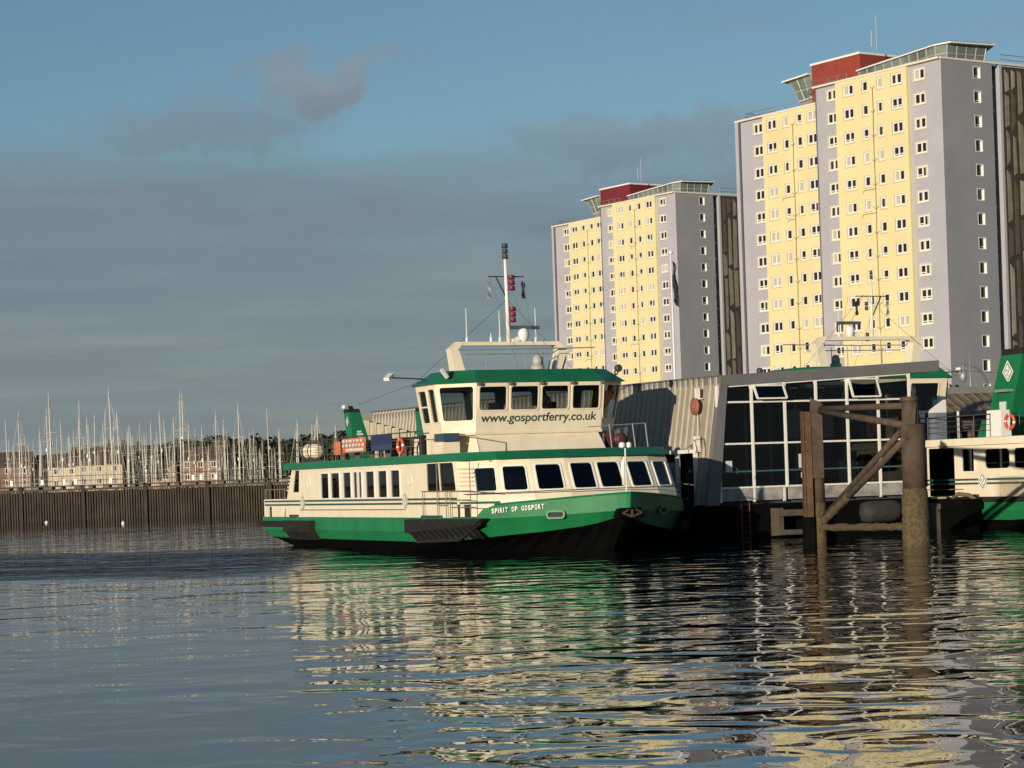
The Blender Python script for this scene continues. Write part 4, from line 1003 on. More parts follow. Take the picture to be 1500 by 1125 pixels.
def make_tower(loc, label, seed, red):
    rg = random.Random(seed)
    root = thing('tower_block', label, 'tower block', loc, R(33.7), 'yellow and lilac tower blocks')
    zr = [46.12 - 2.7 * k for k in range(16)]; zl = [44.5 - 2.7 * k for k in range(16)]
    ZR, ZL = 47.25, 45.7
    spots = []
    m = MB()
    def face_x(x, y0, y1, zt, mi, cols, rows, w):   # wall facing -x
        m.mi = mi; P = lambda u, v: V((x, y1 + (y0 - y1) * u, zt * v)); h = 1.25
        ops = []
        for yc, ww, k in cols:
            for z in rows:
                if z - h / 2 < 1: continue
                ops.append(((y1 - yc - ww / 2) / (y1 - y0), (y1 - yc + ww / 2) / (y1 - y0), (z - h / 2) / zt, (z + h / 2) / zt)); spots.append((x, yc, z, k))
        m.panel(P, ops)
    D, Sg = 1.75, 1.0
    face_x(0, 0, 5.0, ZR, 1, [(3.42, D, 'd')], zr, 0)
    face_x(-.4, 5.0, 16.7, ZR, 0, [(6.6, D, 'd'), (9.3, Sg, 's'), (11.76, Sg, 's'), (14.5, D, 'd')], zr, 0)
    face_x(0, 16.7, 20.6, ZR, 1, [(17.72, D, 'd')], zr, 0)
    face_x(.9, 20.6, 31.3, ZL, 0, [(22.3, D, 'd'), (24.6, Sg, 's'), (27.0, Sg, 's'), (29.6, D, 'd')], zl, 0)
    face_x(1.3, 31.3, 35.9, ZL, 1, [(32.6, D, 'd')], zl, 0)
    m.mi = 0
    for y in (5.0, 16.7): m.face([(-.4, y, 0), (0, y, 0), (0, y, ZR), (-.4, y, ZR)])
    m.face([(.9, 31.3, 0), (1.3, 31.3, 0), (1.3, 31.3, ZL), (.9, 31.3, ZL)])
    m.mi = 1; m.face([(0, 20.6, 0), (.9, 20.6, 0), (.9, 20.6, ZR), (0, 20.6, ZR)]); m.face([(.9, 20.6, ZL), (18, 20.6, ZL), (18, 20.6, ZR), (.9, 20.6, ZR)])
    m.box(.9, 1.3, 35.9, 36.5, 0, ZL + .1)
    m.mi = 2; P = lambda u, v: V((7.8 * u, 0, ZR * v))
    ops = [((5.45 - .575) / 7.8, (5.45 + .575) / 7.8, (z - .675) / ZR, (z + .675) / ZR) for z in zr if z > 2]
    m.panel(P, ops)
    m.face([(1.3, 36.4, 0), (18, 36.4, 0), (18, 36.4, ZL), (1.3, 36.4, ZL)])
    m.face([(7.8, 0, 0), (7.8, 1.2, 0), (7.8, 1.2, ZR), (7.8, 0, ZR)])
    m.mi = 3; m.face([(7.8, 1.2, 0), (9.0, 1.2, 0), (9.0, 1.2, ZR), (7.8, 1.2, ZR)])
    m.mi = 1; m.box(8.95, 9.3, -.02, 1.2, 0, ZR)
    m.mi = 2; m.face([(22, -.1, 0), (22, 36, 0), (22, 36, ZR), (22, -.1, ZR)])
    m.mi = 3; m.box(.3, 21.8, .3, 20.3, ZR - .3, ZR - .1); m.box(1.4, 21.8, 20.7, 35.3, ZL - .3, ZL - .1)
    wall = m.build('wall', [yel, lil, gry, dark], root)
    m = MB(); m.box(9.3, 22, -.12, .1, 0, ZR - .2)
    x = 9.45
    while x < 21.2:
        z = rg.uniform(-3, 1); w = rg.uniform(.55, 1.0)
        while z < ZR - 2:
            l = rg.uniform(3.0, 8.5); z1 = min(z + l, ZR - .5); z0_ = max(z, .3)
            if z1 - z0_ > 1:
                a, b, c, d = (x + rg.uniform(0, .3) * w for _ in range(4)); m.mi = rg.choice((1, 1, 2, 2, 3))
                m.hexa([(a, -.17, z0_), (x + w - (b - x) * .6, -.17, z0_ + rg.uniform(0, .9)), (x + w - (b - x) * .6, -.12, z0_ + .4), (a, -.12, z0_)], [(c, -.17, z1), (x + w - (d - x) * .6, -.17, z1 - rg.uniform(0, 1.2)), (x + w - (d - x) * .6, -.12, z1 - .5), (c, -.12, z1)])
            z = z1 + rg.uniform(.1, .7)
        x += w + rg.uniform(.12, .4)
    m.build('mural', [mat('mural_dark', (.045, .034, .025), .8, .3, 1), mat('mural_tan', (.22, .185, .135), .8, .2, 1), mat('mural_brown', (.10, .075, .052), .8, .2, 1), mat('mural_pale', (.30, .26, .20), .8, .2, 1)], root)
    for z in zr[:-1]:
        m = MB(); m.box(7.85, 8.6, 1.05, 1.15, z - 1.0, z - .55); m.box(7.9, 8.6, 1.1, 1.18, z - .55, z + .7); m.build('recess_window', pane_d, root)
        m = MB(); m.box(7.9, 8.93, .9, 1.19, z - 1.3, z - 1.1); m.build('recess_sill', trim_c, root)
    m = MB(); m.box(8.62, 8.72, 1.0, 1.19, 1, ZR - .5); m.build('recess_pipe', trim_c, root)
    m = MB()
    for (x0, y0, y1, z) in ((-.48, 0, 20.6, ZR), (.82, 20.6, 36.5, ZL)): m.box(x0, x0 + .6, y0, y1, z, z + .22)
    m.box(-.1, 22, -.1, .3, ZR, ZR + .22); m.build('parapet', parapet, root)
    # windows: the hundred that show largest one by one, the rest as one part
    side = [(5.45, 0, z, 't') for z in zr if z > 2]
    spots = [s for s in spots if s[2] > 1]
    vis = sorted(spots, key=lambda s: (s[2] < 13, s[1]))
    keep = [s for s in side if s[2] > 12] ; n = 100 - len(keep)
    ones, rest = keep + vis[:n], vis[n:] + [s for s in side if s[2] <= 12]
    def place(s):
        k = s[3]; me = rg.choice({'d': WD, 's': WS, 't': WT}[k] if rg.random() < .75 else {'d': WD[:2], 's': WS[:2], 't': WT[:2]}[k])
        return me, M.Translation((s[0], s[1], s[2])) @ (M.Rotation(pi / 2, 4, 'Z') if k == 't' else M.Identity(4))
    for s in ones:
        me, T = place(s); o = bpy.data.objects.new('window', me); COL.objects.link(o); o.parent = root; o.matrix_local = T
    bmj = bmesh.new()
    for s in rest:
        me, T = place(s); k = len(bmj.verts); bmj.from_mesh(me); bmj.verts.ensure_lookup_table()
        bmesh.ops.transform(bmj, matrix=T, verts=bmj.verts[k:])
    me = bpy.data.meshes.new('far_windows'); bmj.to_mesh(me); bmj.free()
    for mm in (trim_c, wfr, pane_d, curt): me.materials.append(mm)
    o = bpy.data.objects.new('far_windows', me); COL.objects.link(o); o.parent = root; o['kind'] = 'stuff'
    # pipes with their brackets
    for y, x, zs in ((10.45, -.46, zr), (25.75, .84, zl)):
        m = MB(); pts = []
        for i, z in enumerate(zs[:15]): pts += [(x, y + rg.uniform(-.06, .06), z - .55)]
        m.tube(pts, .045, 5)
        for z in zs[:15]:
            zz = z - .6 + rg.uniform(-.2, .2); w = rg.uniform(.3, .5); m.tube([(x, y - w, zz + .3), (x, y, zz), (x, y + w, zz + .3)], .035, 4)
        for _ in range(2):
            z = rg.choice(zs[2:12]) - 1.0; w = rg.uniform(1.2, 2.2); m.tube([(x, y, z), (x, y + w, z), (x, y + w + .1, z - .3)], .03, 4)
        m.build('wall_pipe', mat('pipe_olive', (.22, .18, .08), .7), root)
    m = MB(); m.tube([(-.06, 20.45, 2), (-.06, 20.45, ZR)], .07, 6); m.tube([(.84, 35.7, 2), (.84, 35.7, ZL)], .07, 6); m.build('downpipe', mat('downpipe_grey', (.12, .12, .13), .6), root)
    # roof: red plant room and glazed lanterns with oversailing canopies
    m = MB(); m.box(2.6, 12, 15.6, 24.0, ZR - 1.2, 50.7); pr = m.build('plant_room', red, root)
    m = MB(); m.box(2.45, 12.1, 15.5, 24.1, 50.7, 50.95); m.build('roof_edge', wfr, pr)
    m = MB(); cb = [(1.9, 15.6, 48.6), (.5, 1.6, 48.95), (1.1, -.5, 49.0), (7.7, -.7, 49.15), (10.0, 3, 49.2), (10.5, 15.6, 48.7)]
    m.prism(cb, [(x, y, z + .16) for x, y, z in cb]); cp = m.build('canopy', wfr, root)
    m = MB(); tb = [(x + (.25 if x < 5 else -.25), y + (.25 if y < 5 else -.2), z + .165) for x, y, z in cb]; m.prism(tb, [(x, y, z + .12) for x, y, z in tb]); m.build('canopy_covering', fasc, cp)
    lb = [(2.4, 15.4, ZR), (.95, 1.6, ZR), (1.4, .45, ZR), (7.0, .45, ZR), (9.4, 3.4, ZR), (9.4, 15.4, ZR)]
    lt = [(2.2, 15.4, 48.62), (.8, 1.6, 48.95), (1.25, .2, 49.0), (7.2, .1, 49.14), (9.6, 3.2, 49.18), (9.9, 15.4, 48.7)]
    g = MB(); m = MB()
    for i in range(6):
        a, b, c, d = V(lb[i]), V(lb[(i + 1) % 6]), V(lt[(i + 1) % 6]), V(lt[i]); g.face([a, b, c, d])
        n = max(1, round((b - a).length / 1.5))
        for k in range(n): m.beam(a.lerp(b, k / n), d.lerp(c, k / n), .12)
        m.beam(a, b, .14); m.beam(a.lerp(d, .45), b.lerp(c, .45), .07)
    g.build('lantern_glass', pent, root); m.build('lantern_frame', mat('lantern_frame', (.40, .44, .41), .5), root)
    m = MB(); m.box(3, 9, 2, 15, ZR, ZR + .1); m.box(4.5, 8.5, 4, 14, ZR, 48.7); m.build('lantern_room', mat('lantern_room', (.20, .20, .17), .8, .2, .5), root)
    # smaller lantern over the far half
    lb = [(3.2, 24.1, 47.2), (3.2, 27.0, 47.0), (8, 27.0, 47.0), (8, 24.1, 47.2)]; lt = [(2.6, 24.1, 49.7), (2.6, 28.0, 49.5), (8.4, 28.0, 49.5), (8.4, 24.1, 49.7)]
    g = MB(); m = MB()
    for i in range(3):
        a, b, c, d = V(lb[i]), V(lb[(i + 1) % 4]), V(lt[(i + 1) % 4]), V(lt[i]); g.face([a, b, c, d]); n = 3
        for k in range(n + 1): m.beam(a.lerp(b, k / n), d.lerp(c, k / n), .11)
        m.beam(a, b, .22); m.beam(a.lerp(d, .45), b.lerp(c, .45), .07)
    g.build('lantern_glass', pent, root); m.build('lantern_frame', mat('lantern_frame', (.40, .44, .41), .5), root)
    m = MB(); m.prism([(2.0, 24.1, 49.7), (2.0, 28.8, 49.45), (9, 28.8, 49.45), (9, 24.1, 49.7)], [(2.0, 24.1, 49.88), (2.0, 28.8, 49.63), (9, 28.8, 49.63), (9, 24.1, 49.88)]); m.build('canopy', wfr, root)
    m = MB(); m.box(3.3, 7.9, 24.1, 26.9, ZL - .2, 47.05); m.box(5, 7.8, 24.2, 26.8, 47.2, 49.4); m.build('lantern_room', mat('lantern_room', (.20, .20, .17), .8, .2, .5), root)
    m = MB()
    def rail(pts, n):
        for a, b in zip(pts, pts[1:]):
            a, b = V(a), V(b); k = max(1, round((b - a).length / 1.8))
            for i in range(k + 1): p = a.lerp(b, i / k); m.tube([p, p + V((0, 0, n))], .04, 4)
            for h in (n * .55, n): m.tube([a + V((0, 0, h)), b + V((0, 0, h))], .04, 4)
    for pts, n_ in (([(1.6, 29.5, ZL), (1.6, 35.2, ZL), (10, 35.2, ZL)], 1.0), ([(.6, 15.8, ZR), (.6, 20.4, ZR), (.6, 23.9, ZR)], 1.1), ([(9.5, .3, ZR), (21.8, .3, ZR)], 1.2)):
        m = MB(); rail(pts, n_); m.build('roof_railing', mat('railing_grey', (.18, .19, .20), .6), root)
    m = MB(); m.tube([(4, 14.2, 50.9), (4, 14.2, 55.0)], .06, 5); m.tube([(4, 15.0, 51.5), (4, 15.0, 53.4)], .09, 5); m.tube([(4, 13.2, 52), (4, 15.4, 51.7)], .04, 4); m.build('roof_aerial', mat('aerial_grey', (.36, .40, .44), .5), root)
    return root
make_tower((48.33, 246, 0), 'large nearer yellow and lilac tower block with a brick-red rooftop box, at the right', 3, brickred)
make_tower((27.89, 363.7, 1.0), 'smaller, farther yellow and lilac tower block with a crimson rooftop box, right behind the wheelhouse', 11, brickdark)

# ------------------------------------------------------------------ breakwater wall
wl = thing('breakwater_wall', 'long brown timber breakwater wall in front of the yacht masts', 'breakwater', (0, 255, 0), 0)
bw = mat('wet_timber', (.062, .045, .030), .85, .35, .6, .3, 8, 0, .6, (.03, .024, .018))
m = MB(); x = -150
while x < 8:
    m.box(x, x + .17 + random.uniform(-.02, .02), random.uniform(-.03, .03), .22, -2, 3.32 + random.uniform(-.05, .03)); x += .295
m.build('boards', bw, wl)
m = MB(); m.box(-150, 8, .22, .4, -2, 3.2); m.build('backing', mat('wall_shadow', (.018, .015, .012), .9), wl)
m = MB(); m.box(-150, 8, -.12, 1.9, 3.34, 3.56); m.box(-150, 8, -.2, 2.1, 3.80, 3.93)
m.build('walkway', mat('walkway_timber', (.06, .048, .038), .8, .3, 1), wl)
for x in [-150 + 1.62 * k for k in range(98)]:
    m = MB(); m.box(x, x + random.uniform(.25, .9), -.1, 1.9, 3.56, 3.80); m.build('bearer', mat('bearer_pale', (.15, .12, .09), .8, .3, 2), wl)
for k in range(23):
    m = MB(); x = -147.5 + 7.05 * k; m.box(x, x + .42, -.2, .0, -3, 3.9); m.build('main_pile', mat('pile_dark', (.042, .032, .023), .9, .3, 1), wl)
m = MB()
x = -150
while x < 8: m.tube([(x, 1.9, 3.9), (x, 1.9, 5.0)], .035, 4); x += 2.35
for z in (4.45, 5.0): m.tube([(-150, 1.9, z), (8, 1.9, z)], .03, 4)
m.build('railing', mat('railing_dark', (.07, .065, .06), .6), wl)
for px in (-57.0, -53.5, -51.0, -49.7, -45.7, -36.3, -35.4, -33.7, -62, -70):
    m = MB(); m.box(px - .16, px + .16, 1.6, 1.85, 4.05, 4.65); m.build('white_box', white, wl)
for x, y, lb in ((-49.1, 237, 'small white buoy floating before the breakwater, the farther left of two'), (-36.8, 212.5, 'small white buoy floating before the breakwater, the right one of two')):
    m = MB(); m.ball((0, 0, .05), .17, 14, 10); m.tube([(0, 0, .20), (0, 0, .27)], .03, 6)
    o = m.build('mooring_buoy', white); o.location = (x, y, 0); tag(o, lb, 'buoy', 'buoys before the breakwater')

# ------------------------------------------------------------------ yachts in the marina
alu = mat('mast_alloy', (.62, .57, .48), .35, .1, 2)
sailc = [mat('sail_cover_blue', (.03, .05, .13), .8), mat('sail_cover_green', (.03, .08, .05), .8), mat('sail_cover_white', (.5, .48, .42), .8)]
def make_yacht(kind):
    root = thing('sailing_yacht', 'yacht', 'yacht', (0, 0, 0), 0, 'yachts in the marina behind the breakwater')
    m = MB(); secs = []
    for x, hb, zk, zd in ((-4.6, 1.1, .1, 1.0), (-3, 1.45, -.3, .95), (0, 1.7, -.5, .95), (2.5, 1.25, -.35, 1.1), (4.2, .5, -.1, 1.25), (5.0, .03, .5, 1.32)):
        secs.append([m.bm.verts.new(p) for p in ((x, -hb, zd), (x, -hb * .85, .25), (x, 0, zk), (x, hb * .85, .25), (x, hb, zd))])
    for A, B in zip(secs, secs[1:]):
        for k in range(4): m.bm.faces.new([A[k], B[k], B[k + 1], A[k + 1]])
        m.bm.faces.new([A[4], B[4], B[0], A[0]])
    m.bm.faces.new(secs[0][::-1]); m.build('hull', white, root)
    m = MB(); m.prism([(-2.0, -.95, .95), (1.8, -.75, 1.05), (1.8, .75, 1.05), (-2.0, .95, .95)], [(-1.9, -.8, 1.45), (1.2, -.6, 1.4), (1.2, .6, 1.4), (-1.9, .8, 1.45)]); m.build('cabin', white, root)
    m = MB(); m.tube([(.6, 0, 1.0), (.56, 0, 7), (.5, 0, 13)], [.085, .08, .06], 7); m.tube([(.5, 0, 13), (.5, 0, 13.5)], .02, 4); ms_ = m.build('mast', alu, root)
    m = MB()
    for z, w in ((5.2, 1.0), (9.0, .8)): m.tube([(.55, -w, z), (.6, 0, z + .1), (.55, w, z)], .022, 4)
    m.build('spreaders', alu, ms_)
    if kind: m = MB(); m.tube([(.85, 0, 7.6), (.8, 0, 7.75), (.8, 0, 8.15)], [.05, .17, .13], 8); m.build('radar_dome', white, ms_)
    m = MB(); m.tube([(.5, 0, 2.3), (-3.6, 0, 2.4)], .16, 6); m.build('boom', sailc[kind], root)
    m = MB(); m.tube([(4.8, 0, 1.4), (.5, 0, 12.7)], .03 if kind == 0 else .012, 4); m.tube([(-4.5, 0, 1.1), (.5, 0, 12.9)], .009, 3)
    for s in (-1, 1): m.tube([(.4, s * 1.6, 1.0), (.55, s * 1.0, 5.2), (.55, s * .8, 9.0), (.5, 0, 12.6)], .008, 3)
    m.build('rigging', alu, root)
    return root
YACHTS = [(-67.2,299.3,12.9),(-71.4,319.1,10.9),(-86.0,389.1,11.0),(-62.3,283.0,9.2),(-79.5,363.4,11.8),(-76.2,350.8,15.7),(-90.1,414.6,12.5),(-72.3,334.0,12.1),(-67.8,315.1,10.0),(-81.3,380.1,12.7),(-84.7,401.8,12.4),(-75.8,361.9,13.5),(-63.0,301.5,10.9),(-58.1,282.9,15.5),(-77.5,378.4,17.1),(-68.1,333.6,11.2),(-64.2,317.5,10.8),(-58.9,295.8,12.3),(-68.6,344.7,9.3),(-81.3,414.7,13.1),(-78.2,399.7,13.4),(-54.4,281.4,14.3),(-59.6,308.9,11.5),(-63.8,332.6,10.0),(-69.8,367.2,14.8),(-73.1,386.1,11.8),(-64.5,345.2,14.3),(-74.4,397.6,11.0),(-60.2,323.4,12.7),(-75.9,411.0,17.0),(-54.1,294.6,8.5),(-66.0,364.7,14.0),(-68.2,380.0,16.4),(-54.6,307.2,16.8),(-48.9,277.5,11.6),(-70.2,397.9,12.3),(-56.5,322.6,9.4),(-59.2,342.1,15.0),(-61.2,359.0,12.6),(-50.3,296.1,11.5),(-64.4,382.9,13.6),(-68.4,410.3,12.6),(-65.5,399.2,14.8),(-54.9,336.9,10.6),(-51.8,318.7,9.7),(-60.9,375.1,12.4),(-44.9,277.8,9.8),(-57.1,356.5,13.7),(-46.1,289.9,9.3),(-49.5,312.6,9.2),(-59.3,376.2,11.1),(-64.8,414.5,13.7),(-61.2,394.0,16.4),(-55.7,367.9,14.3),(-53.0,349.7,10.1),(-45.9,304.7,8.6),(-49.6,330.6,13.6),(-42.8,289.0,15.3),(-57.4,396.1,19.7),(-45.3,318.2,12.1),(-42.5,301.1,8.8),(-39.0,279.5,10.4),(-51.8,381.3,13.1),(-45.0,333.2,8.5),(-49.0,363.6,10.2),(-51.8,393.2,16.2),(-40.9,312.3,10.1),(-45.5,347.5,10.4),(-37.9,295.3,9.1),(-52.4,413.1,15.5),(-41.0,324.0,9.9),(-47.0,376.1,12.5),(-34.6,280.8,7.7),(-44.2,360.7,11.4),(-37.2,306.7,14.2),(-47.5,393.4,13.2),(-40.7,343.1,10.8),(-47.5,407.3,12.8),(-37.2,319.3,10.0),(-34.1,292.9,7.7),(-43.5,375.1,10.6),(-40.7,358.0,12.0),(-37.5,331.3,9.0),(-43.3,386.1,9.3),(-30.9,277.6,8.7),(-33.7,306.1,7.8),(-43.2,398.9,16.3),(-39.5,369.4,9.0),(-30.4,291.2,7.7),(-42.5,412.2,13.1),(-36.7,356.5,11.7),(-32.9,323.3,9.4),(-26.7,281.9,10.8),(-37.8,398.1,14.1),(-31.8,363.9,12.4),(-27.0,309.9,11.1),(-29.1,343.1,13.5),(-31.2,398.0,12.9),(-24.9,325.9,11.4)]
protos = [make_yacht(k) for k in range(3)]
cidx = {}
for c in bpy.data.objects: cidx.setdefault(c.parent, []).append(c)
tall = sorted(YACHTS, key=lambda y: -y[2] * 300 / y[1])
special = {}
used = [False] * 3
for i, (x, y, zt) in enumerate(YACHTS):
    k = random.randrange(3)
    if used[k]: o = copy_tree(protos[k], None, cidx)
    else: o = protos[k]; used[k] = True
    o.location = (x, y, 0); s = zt / 13.0
    o.scale = (s, s, s); o.rotation_euler = (R(random.gauss(0, .9)), R(random.gauss(0, .9)), random.choice((0, pi)) + R(random.uniform(60, 120)))
    ap = (zt - 3) / y
    o['label'] = 'yacht with a tall bare mast standing well above its neighbours behind the breakwater' if ap > .040 else \
        'yacht with a bare mast of middling height among the crowd behind the breakwater' if ap > .026 else 'yacht with a short bare mast low among the crowd behind the breakwater'

# ------------------------------------------------------------------ far shore: houses and trees
for (x, y, lb) in (): pass
shore = MB(); shore.box(-900, 260, 430, 3000, -2, 1.5); tag(shore.build('far_shore', mat('shore_ground', (.10, .10, .06), .95, .3, .05)), kind='structure')
quay = MB(); quay.box(-2, 900, 165, 430, -2, 2.6); tag(quay.build('quay_ground', mat('quay_paving', (.16, .15, .14), .9, .2, .2)), kind='structure')
tile = mat('roof_tile', (.085, .058, .042), .85, .25, .8)
def house(x, y, w, d, eave, ridge, wallm, rz, label, n=3):
    root = thing('house', label, 'house', (x, y, 1.5), rz, 'houses on the far shore')
    m = MB(); m.box(-w / 2, w / 2, -d / 2, d / 2, 0, eave); m.mi = 0
    for s in (-1, 1): m.prism([(s * w / 2 - .01, -d / 2, eave), (s * w / 2 - .01, d / 2, eave), (s * w / 2 - .01, 0, ridge)], [(s * w / 2 - s * .2, -d / 2, eave), (s * w / 2 - s * .2, d / 2, eave), (s * w / 2 - s * .2, 0, ridge)])
    m.build('wall', wallm, root)
    m = MB()
    for s in (-1, 1):
        e = .35; m.hexa([(-w / 2 - .2, s * (d / 2 + e), eave - .25), (w / 2 + .2, s * (d / 2 + e), eave - .25), (w / 2 + .2, 0, ridge), (-w / 2 - .2, 0, ridge)], [(-w / 2 - .2, s * (d / 2 + e), eave), (w / 2 + .2, s * (d / 2 + e), eave), (w / 2 + .2, 0, ridge + .22), (-w / 2 - .2, 0, ridge + .22)])
    rf = m.build('roof', tile, root)
    m = MB(); cx = w * random.choice((-.3, .3)); m.box(cx - .5, cx + .5, -.4, .4, ridge - .6, ridge + 1.1); m.box(cx - .3, cx - .05, -.15, .15, ridge + 1.1, ridge + 1.5); m.box(cx + .05, cx + .3, -.15, .15, ridge + 1.1, ridge + 1.5); m.build('chimney', tile, rf)
    for i in range(n):
        for z in (1.0, eave - 4.0, eave - 1.6):
            xx = -w / 2 + w * (i + .5) / n; m = MB(); m.box(xx - .55, xx + .55, -d / 2 - .04, -d / 2 + .02, z, z + 1.2); f = m.build('window', wfr, root)
            m = MB(); m.box(xx - .45, xx - .05, -d / 2 - .06, -d / 2 - .042, z + .1, z + 1.1); m.box(xx + .05, xx + .45, -d / 2 - .06, -d / 2 - .042, z + .1, z + 1.1); m.build('pane', pane_d, f)
hc = mat('house_cream', (.55, .45, .30), .8, .1, .4); hb = mat('house_brick', (.21, .125, .085), .85, .15, .5); ht = mat('house_tan', (.40, .29, .18), .85, .12, .5)
for i, (x, w, e, r_, mt, lb) in enumerate(((-100.5, 9, 7.4, 10.0, hb, 'brick terraced house with a brown roof at the left end of the far shore row'), (-91.5, 9, 7.0, 9.4, hc, 'cream gabled house on the far shore, second in the row from the left edge'),
        (-82.3, 9.2, 7.2, 9.6, hc, 'cream house with a brown roof on the far shore, left of a tan house'), (-72.5, 10, 7.6, 10.2, ht, 'tan brick house with a tall roof between two groups of masts'), (-61.5, 8, 7.4, 9.8, hb, 'orange brick house in front of the dark trees on the far shore'))):
    house(x * 1.0, 452 + (i % 2) * 5, w, 8, e, r_, mt, R(random.uniform(-6, 6)), lb)
for x, lb in ((-87, 'tall brown house behind the cream row'), (-67, 'brown-roofed house behind the tan one'), (-78, 'tall plain house with a dark roof behind the cream row')):
    house(x, 472, 10, 9, 7.6, 10.9, ht, R(4), lb)
leaf = [mat('leaf_dark', (.020, .032, .012), .8, .4, .6), mat('leaf_mid', (.040, .055, .018), .8, .4, .6)]
bark = mat('bark', (.06, .045, .03), .9)
def tree_mesh(seed, h, rad, n, size, leafm):
    rg = random.Random(seed); root = thing('tree', 'tree', 'tree')
    m = MB(); m.tube([(0, 0, -.2), (.1, 0, h * .3), (.0, .1, h * .75)], [h * .035, h * .026, h * .008], 7)
    tips = []
    for k in range(9):
        a = rg.uniform(0, 2 * pi); z0 = h * rg.uniform(.22, .6); l = rad * rg.uniform(.5, .95); p = V((cos(a) * l, sin(a) * l, z0 + h * rg.uniform(.1, .3)))
        m.tube([(0, 0, z0), p * .5 + V((0, 0, z0 * .55)), p], [h * .014, h * .009, h * .003], 5); tips.append(p)
    m.build('trunk', bark, root)
    m = MB()
    blobs = [(V((rg.uniform(-1, 1) * rad * .55, rg.uniform(-1, 1) * rad * .55, h * rg.uniform(.38, .86))), rad * rg.uniform(.28, .5)) for _ in range(13)] + [(t, rad * .3) for t in tips]
    for _ in range(n):
        c, r_ = rg.choice(blobs); d = V((rg.gauss(0, 1), rg.gauss(0, 1), rg.gauss(0, .8))).normalized() * r_ * rg.uniform(.55, 1.05); p = c + d
        if p.z < h * .12: continue
        a = V((rg.gauss(0, 1), rg.gauss(0, 1), rg.gauss(0, 1))).normalized(); b = a.orthogonal().normalized(); q = a.cross(b); s = size * rg.uniform(.5, 1.3)
        m.mi = rg.random() < .35
        m.face([p + b * s, p + q * s * .7, p - b * s * .9, p - q * s * .7])
    m.build('crown', leafm, root); return root
tp = [tree_mesh(s, 12.6, 6.0, 3000, .62, leaf) for s in (1, 2, 3)]
tidx = {}
for c in bpy.data.objects: tidx.setdefault(c.parent, []).append(c)
ut = [False] * 3
TREES = [(-72, 455, .86), (-69, 466, .92), (-64, 476, 1.0), (-61, 462, .98), (-57.5, 470, 1.02), (-54.5, 458, .93), (-51.5, 468, .98), (-48.5, 460, .90), (-46, 470, .96), (-43, 458, .86), (-40, 466, .95), (-37, 459, 1.0), (-34, 466, 1.02), (-30, 460, .96), (-26, 465, 1.0), (-21, 462, .92), (-15, 466, .96), (-8, 460, .9), (-96, 486, .8), (-104, 482, .78)]
for i, (x, y, s) in enumerate(TREES):
    k = i % 3; o = tp[k] if not ut[k] else copy_tree(tp[k], None, tidx); ut[k] = True
    o.location = (x, y, 1.4); o.scale = (s * 1.05, s, s * .98); o.rotation_euler = (0, 0, random.uniform(0, 6)); o['group'] = 'trees on the far shore'
    o['label'] = 'dark broad tree in the tree line beyond the yacht masts'
t = tree_mesh(9, 8.5, 3.2, 1600, .30, leaf); t.location = (30.6, 158, 0); t['label'] = 'dark bushy tree beside the curved street lamp, below the grey tower wall'
t.location.z = 1.2; 
# ------------------------------------------------------------------ small things ashore on the right
lp = thing('street_lamp', 'tall street lamp with a bowed arm and pointed pole before the grey tower wall', 'street lamp', (30.75, 150, 2.6), 0)
m = MB(); m.tube([(0, 0, 0), (0, 0, 4.9), (-.05, 0, 8.0)], [.09, .07, .02], 8); m.build('pole', steel, lp)
m = MB(); pts = [(.0 + 1.15 * sin(a) * (.9 if a < 1.6 else 1), 0, 5.0 - 1.85 * cos(a) + .0) for a in [k * .26 for k in range(2, 12)]]
m.tube(pts + [(-.45, 0, 6.95)], [.13 - .008 * k for k in range(len(pts))] + [.04], 7); m.build('bowed_arm', mat('lamp_dark', (.10, .10, .10), .5), lp)
m = MB(); m.tube([(-.45, 0, 6.95), (-.5, 0, 6.6)], .03, 5); m.lathe([(.05, 0), (.22, -.05), (.24, -.5), (.16, -.75), (.03, -.8)], (-.5, 0, 6.6), 10); m.build('lamp_head', steel, lp)
fp = thing('flagpole', 'white flagpole with a dark drooping flag before the smaller tower', 'flagpole', (10.33, 140, 0), 0)
m = MB(); m.tube([(0, 0, 1), (0, 0, 16.6)], [.09, .05], 8); m.ball((0, 0, 16.7), .14); m.build('pole', white, fp)
m = MB(); cols = 8
g = [[V((.08 + (.30 - .10 * sin(j * .9)) * i / 4 + .05 * sin(j * 1.3 + i), .10 * sin(i * 1.7 + j * .5), 16.2 - j * .36 - i * .10)) for j in range(cols)] for i in range(5)]
for i in range(4):
    for j in range(cols - 1): m.mi = 1 if (j + i) % 5 == 2 else 0; m.face([g[i][j], g[i][j + 1], g[i + 1][j + 1], g[i + 1][j]])
m.build('flag', [mat('flag_dark', (.025, .025, .035), .9), mat('flag_grey', (.16, .13, .13), .9)], fp)
shed = thing('waterside_shed', 'low shed with a brown standing-seam roof between the terminal and the tall green funnel', 'shed', (24.5, 137, 0), R(5))
m = MB(); m.box(-6, 22, 0, 9, 1, 6.0); m.build('wall', mat('shed_wall', (.14, .12, .10), .8, .2, 1), shed)
m = MB(); m.hexa([(-6.3, -.5, 5.9), (22.3, -.5, 5.9), (22.3, 4.5, 7.25), (-6.3, 4.5, 7.25)], [(-6.3, -.5, 6.0), (22.3, -.5, 6.0), (22.3, 4.5, 7.36), (-6.3, 4.5, 7.36)])
x = -6.2
while x < 22.2: m.beam((x, -.5, 6.05), (x, 4.5, 7.42), .09, .12); x += .62
m.box(-6.3, 22.3, 4.5, 9.5, 7.2, 7.36); m.build('roof', mat('shed_roof', (.22, .17, .11), .7, .25, 1), shed)
m = MB(); m.box(-6.4, 22.4, 4.3, 4.7, 7.36, 7.8); m.build('ridge_upstand', fasc, shed)

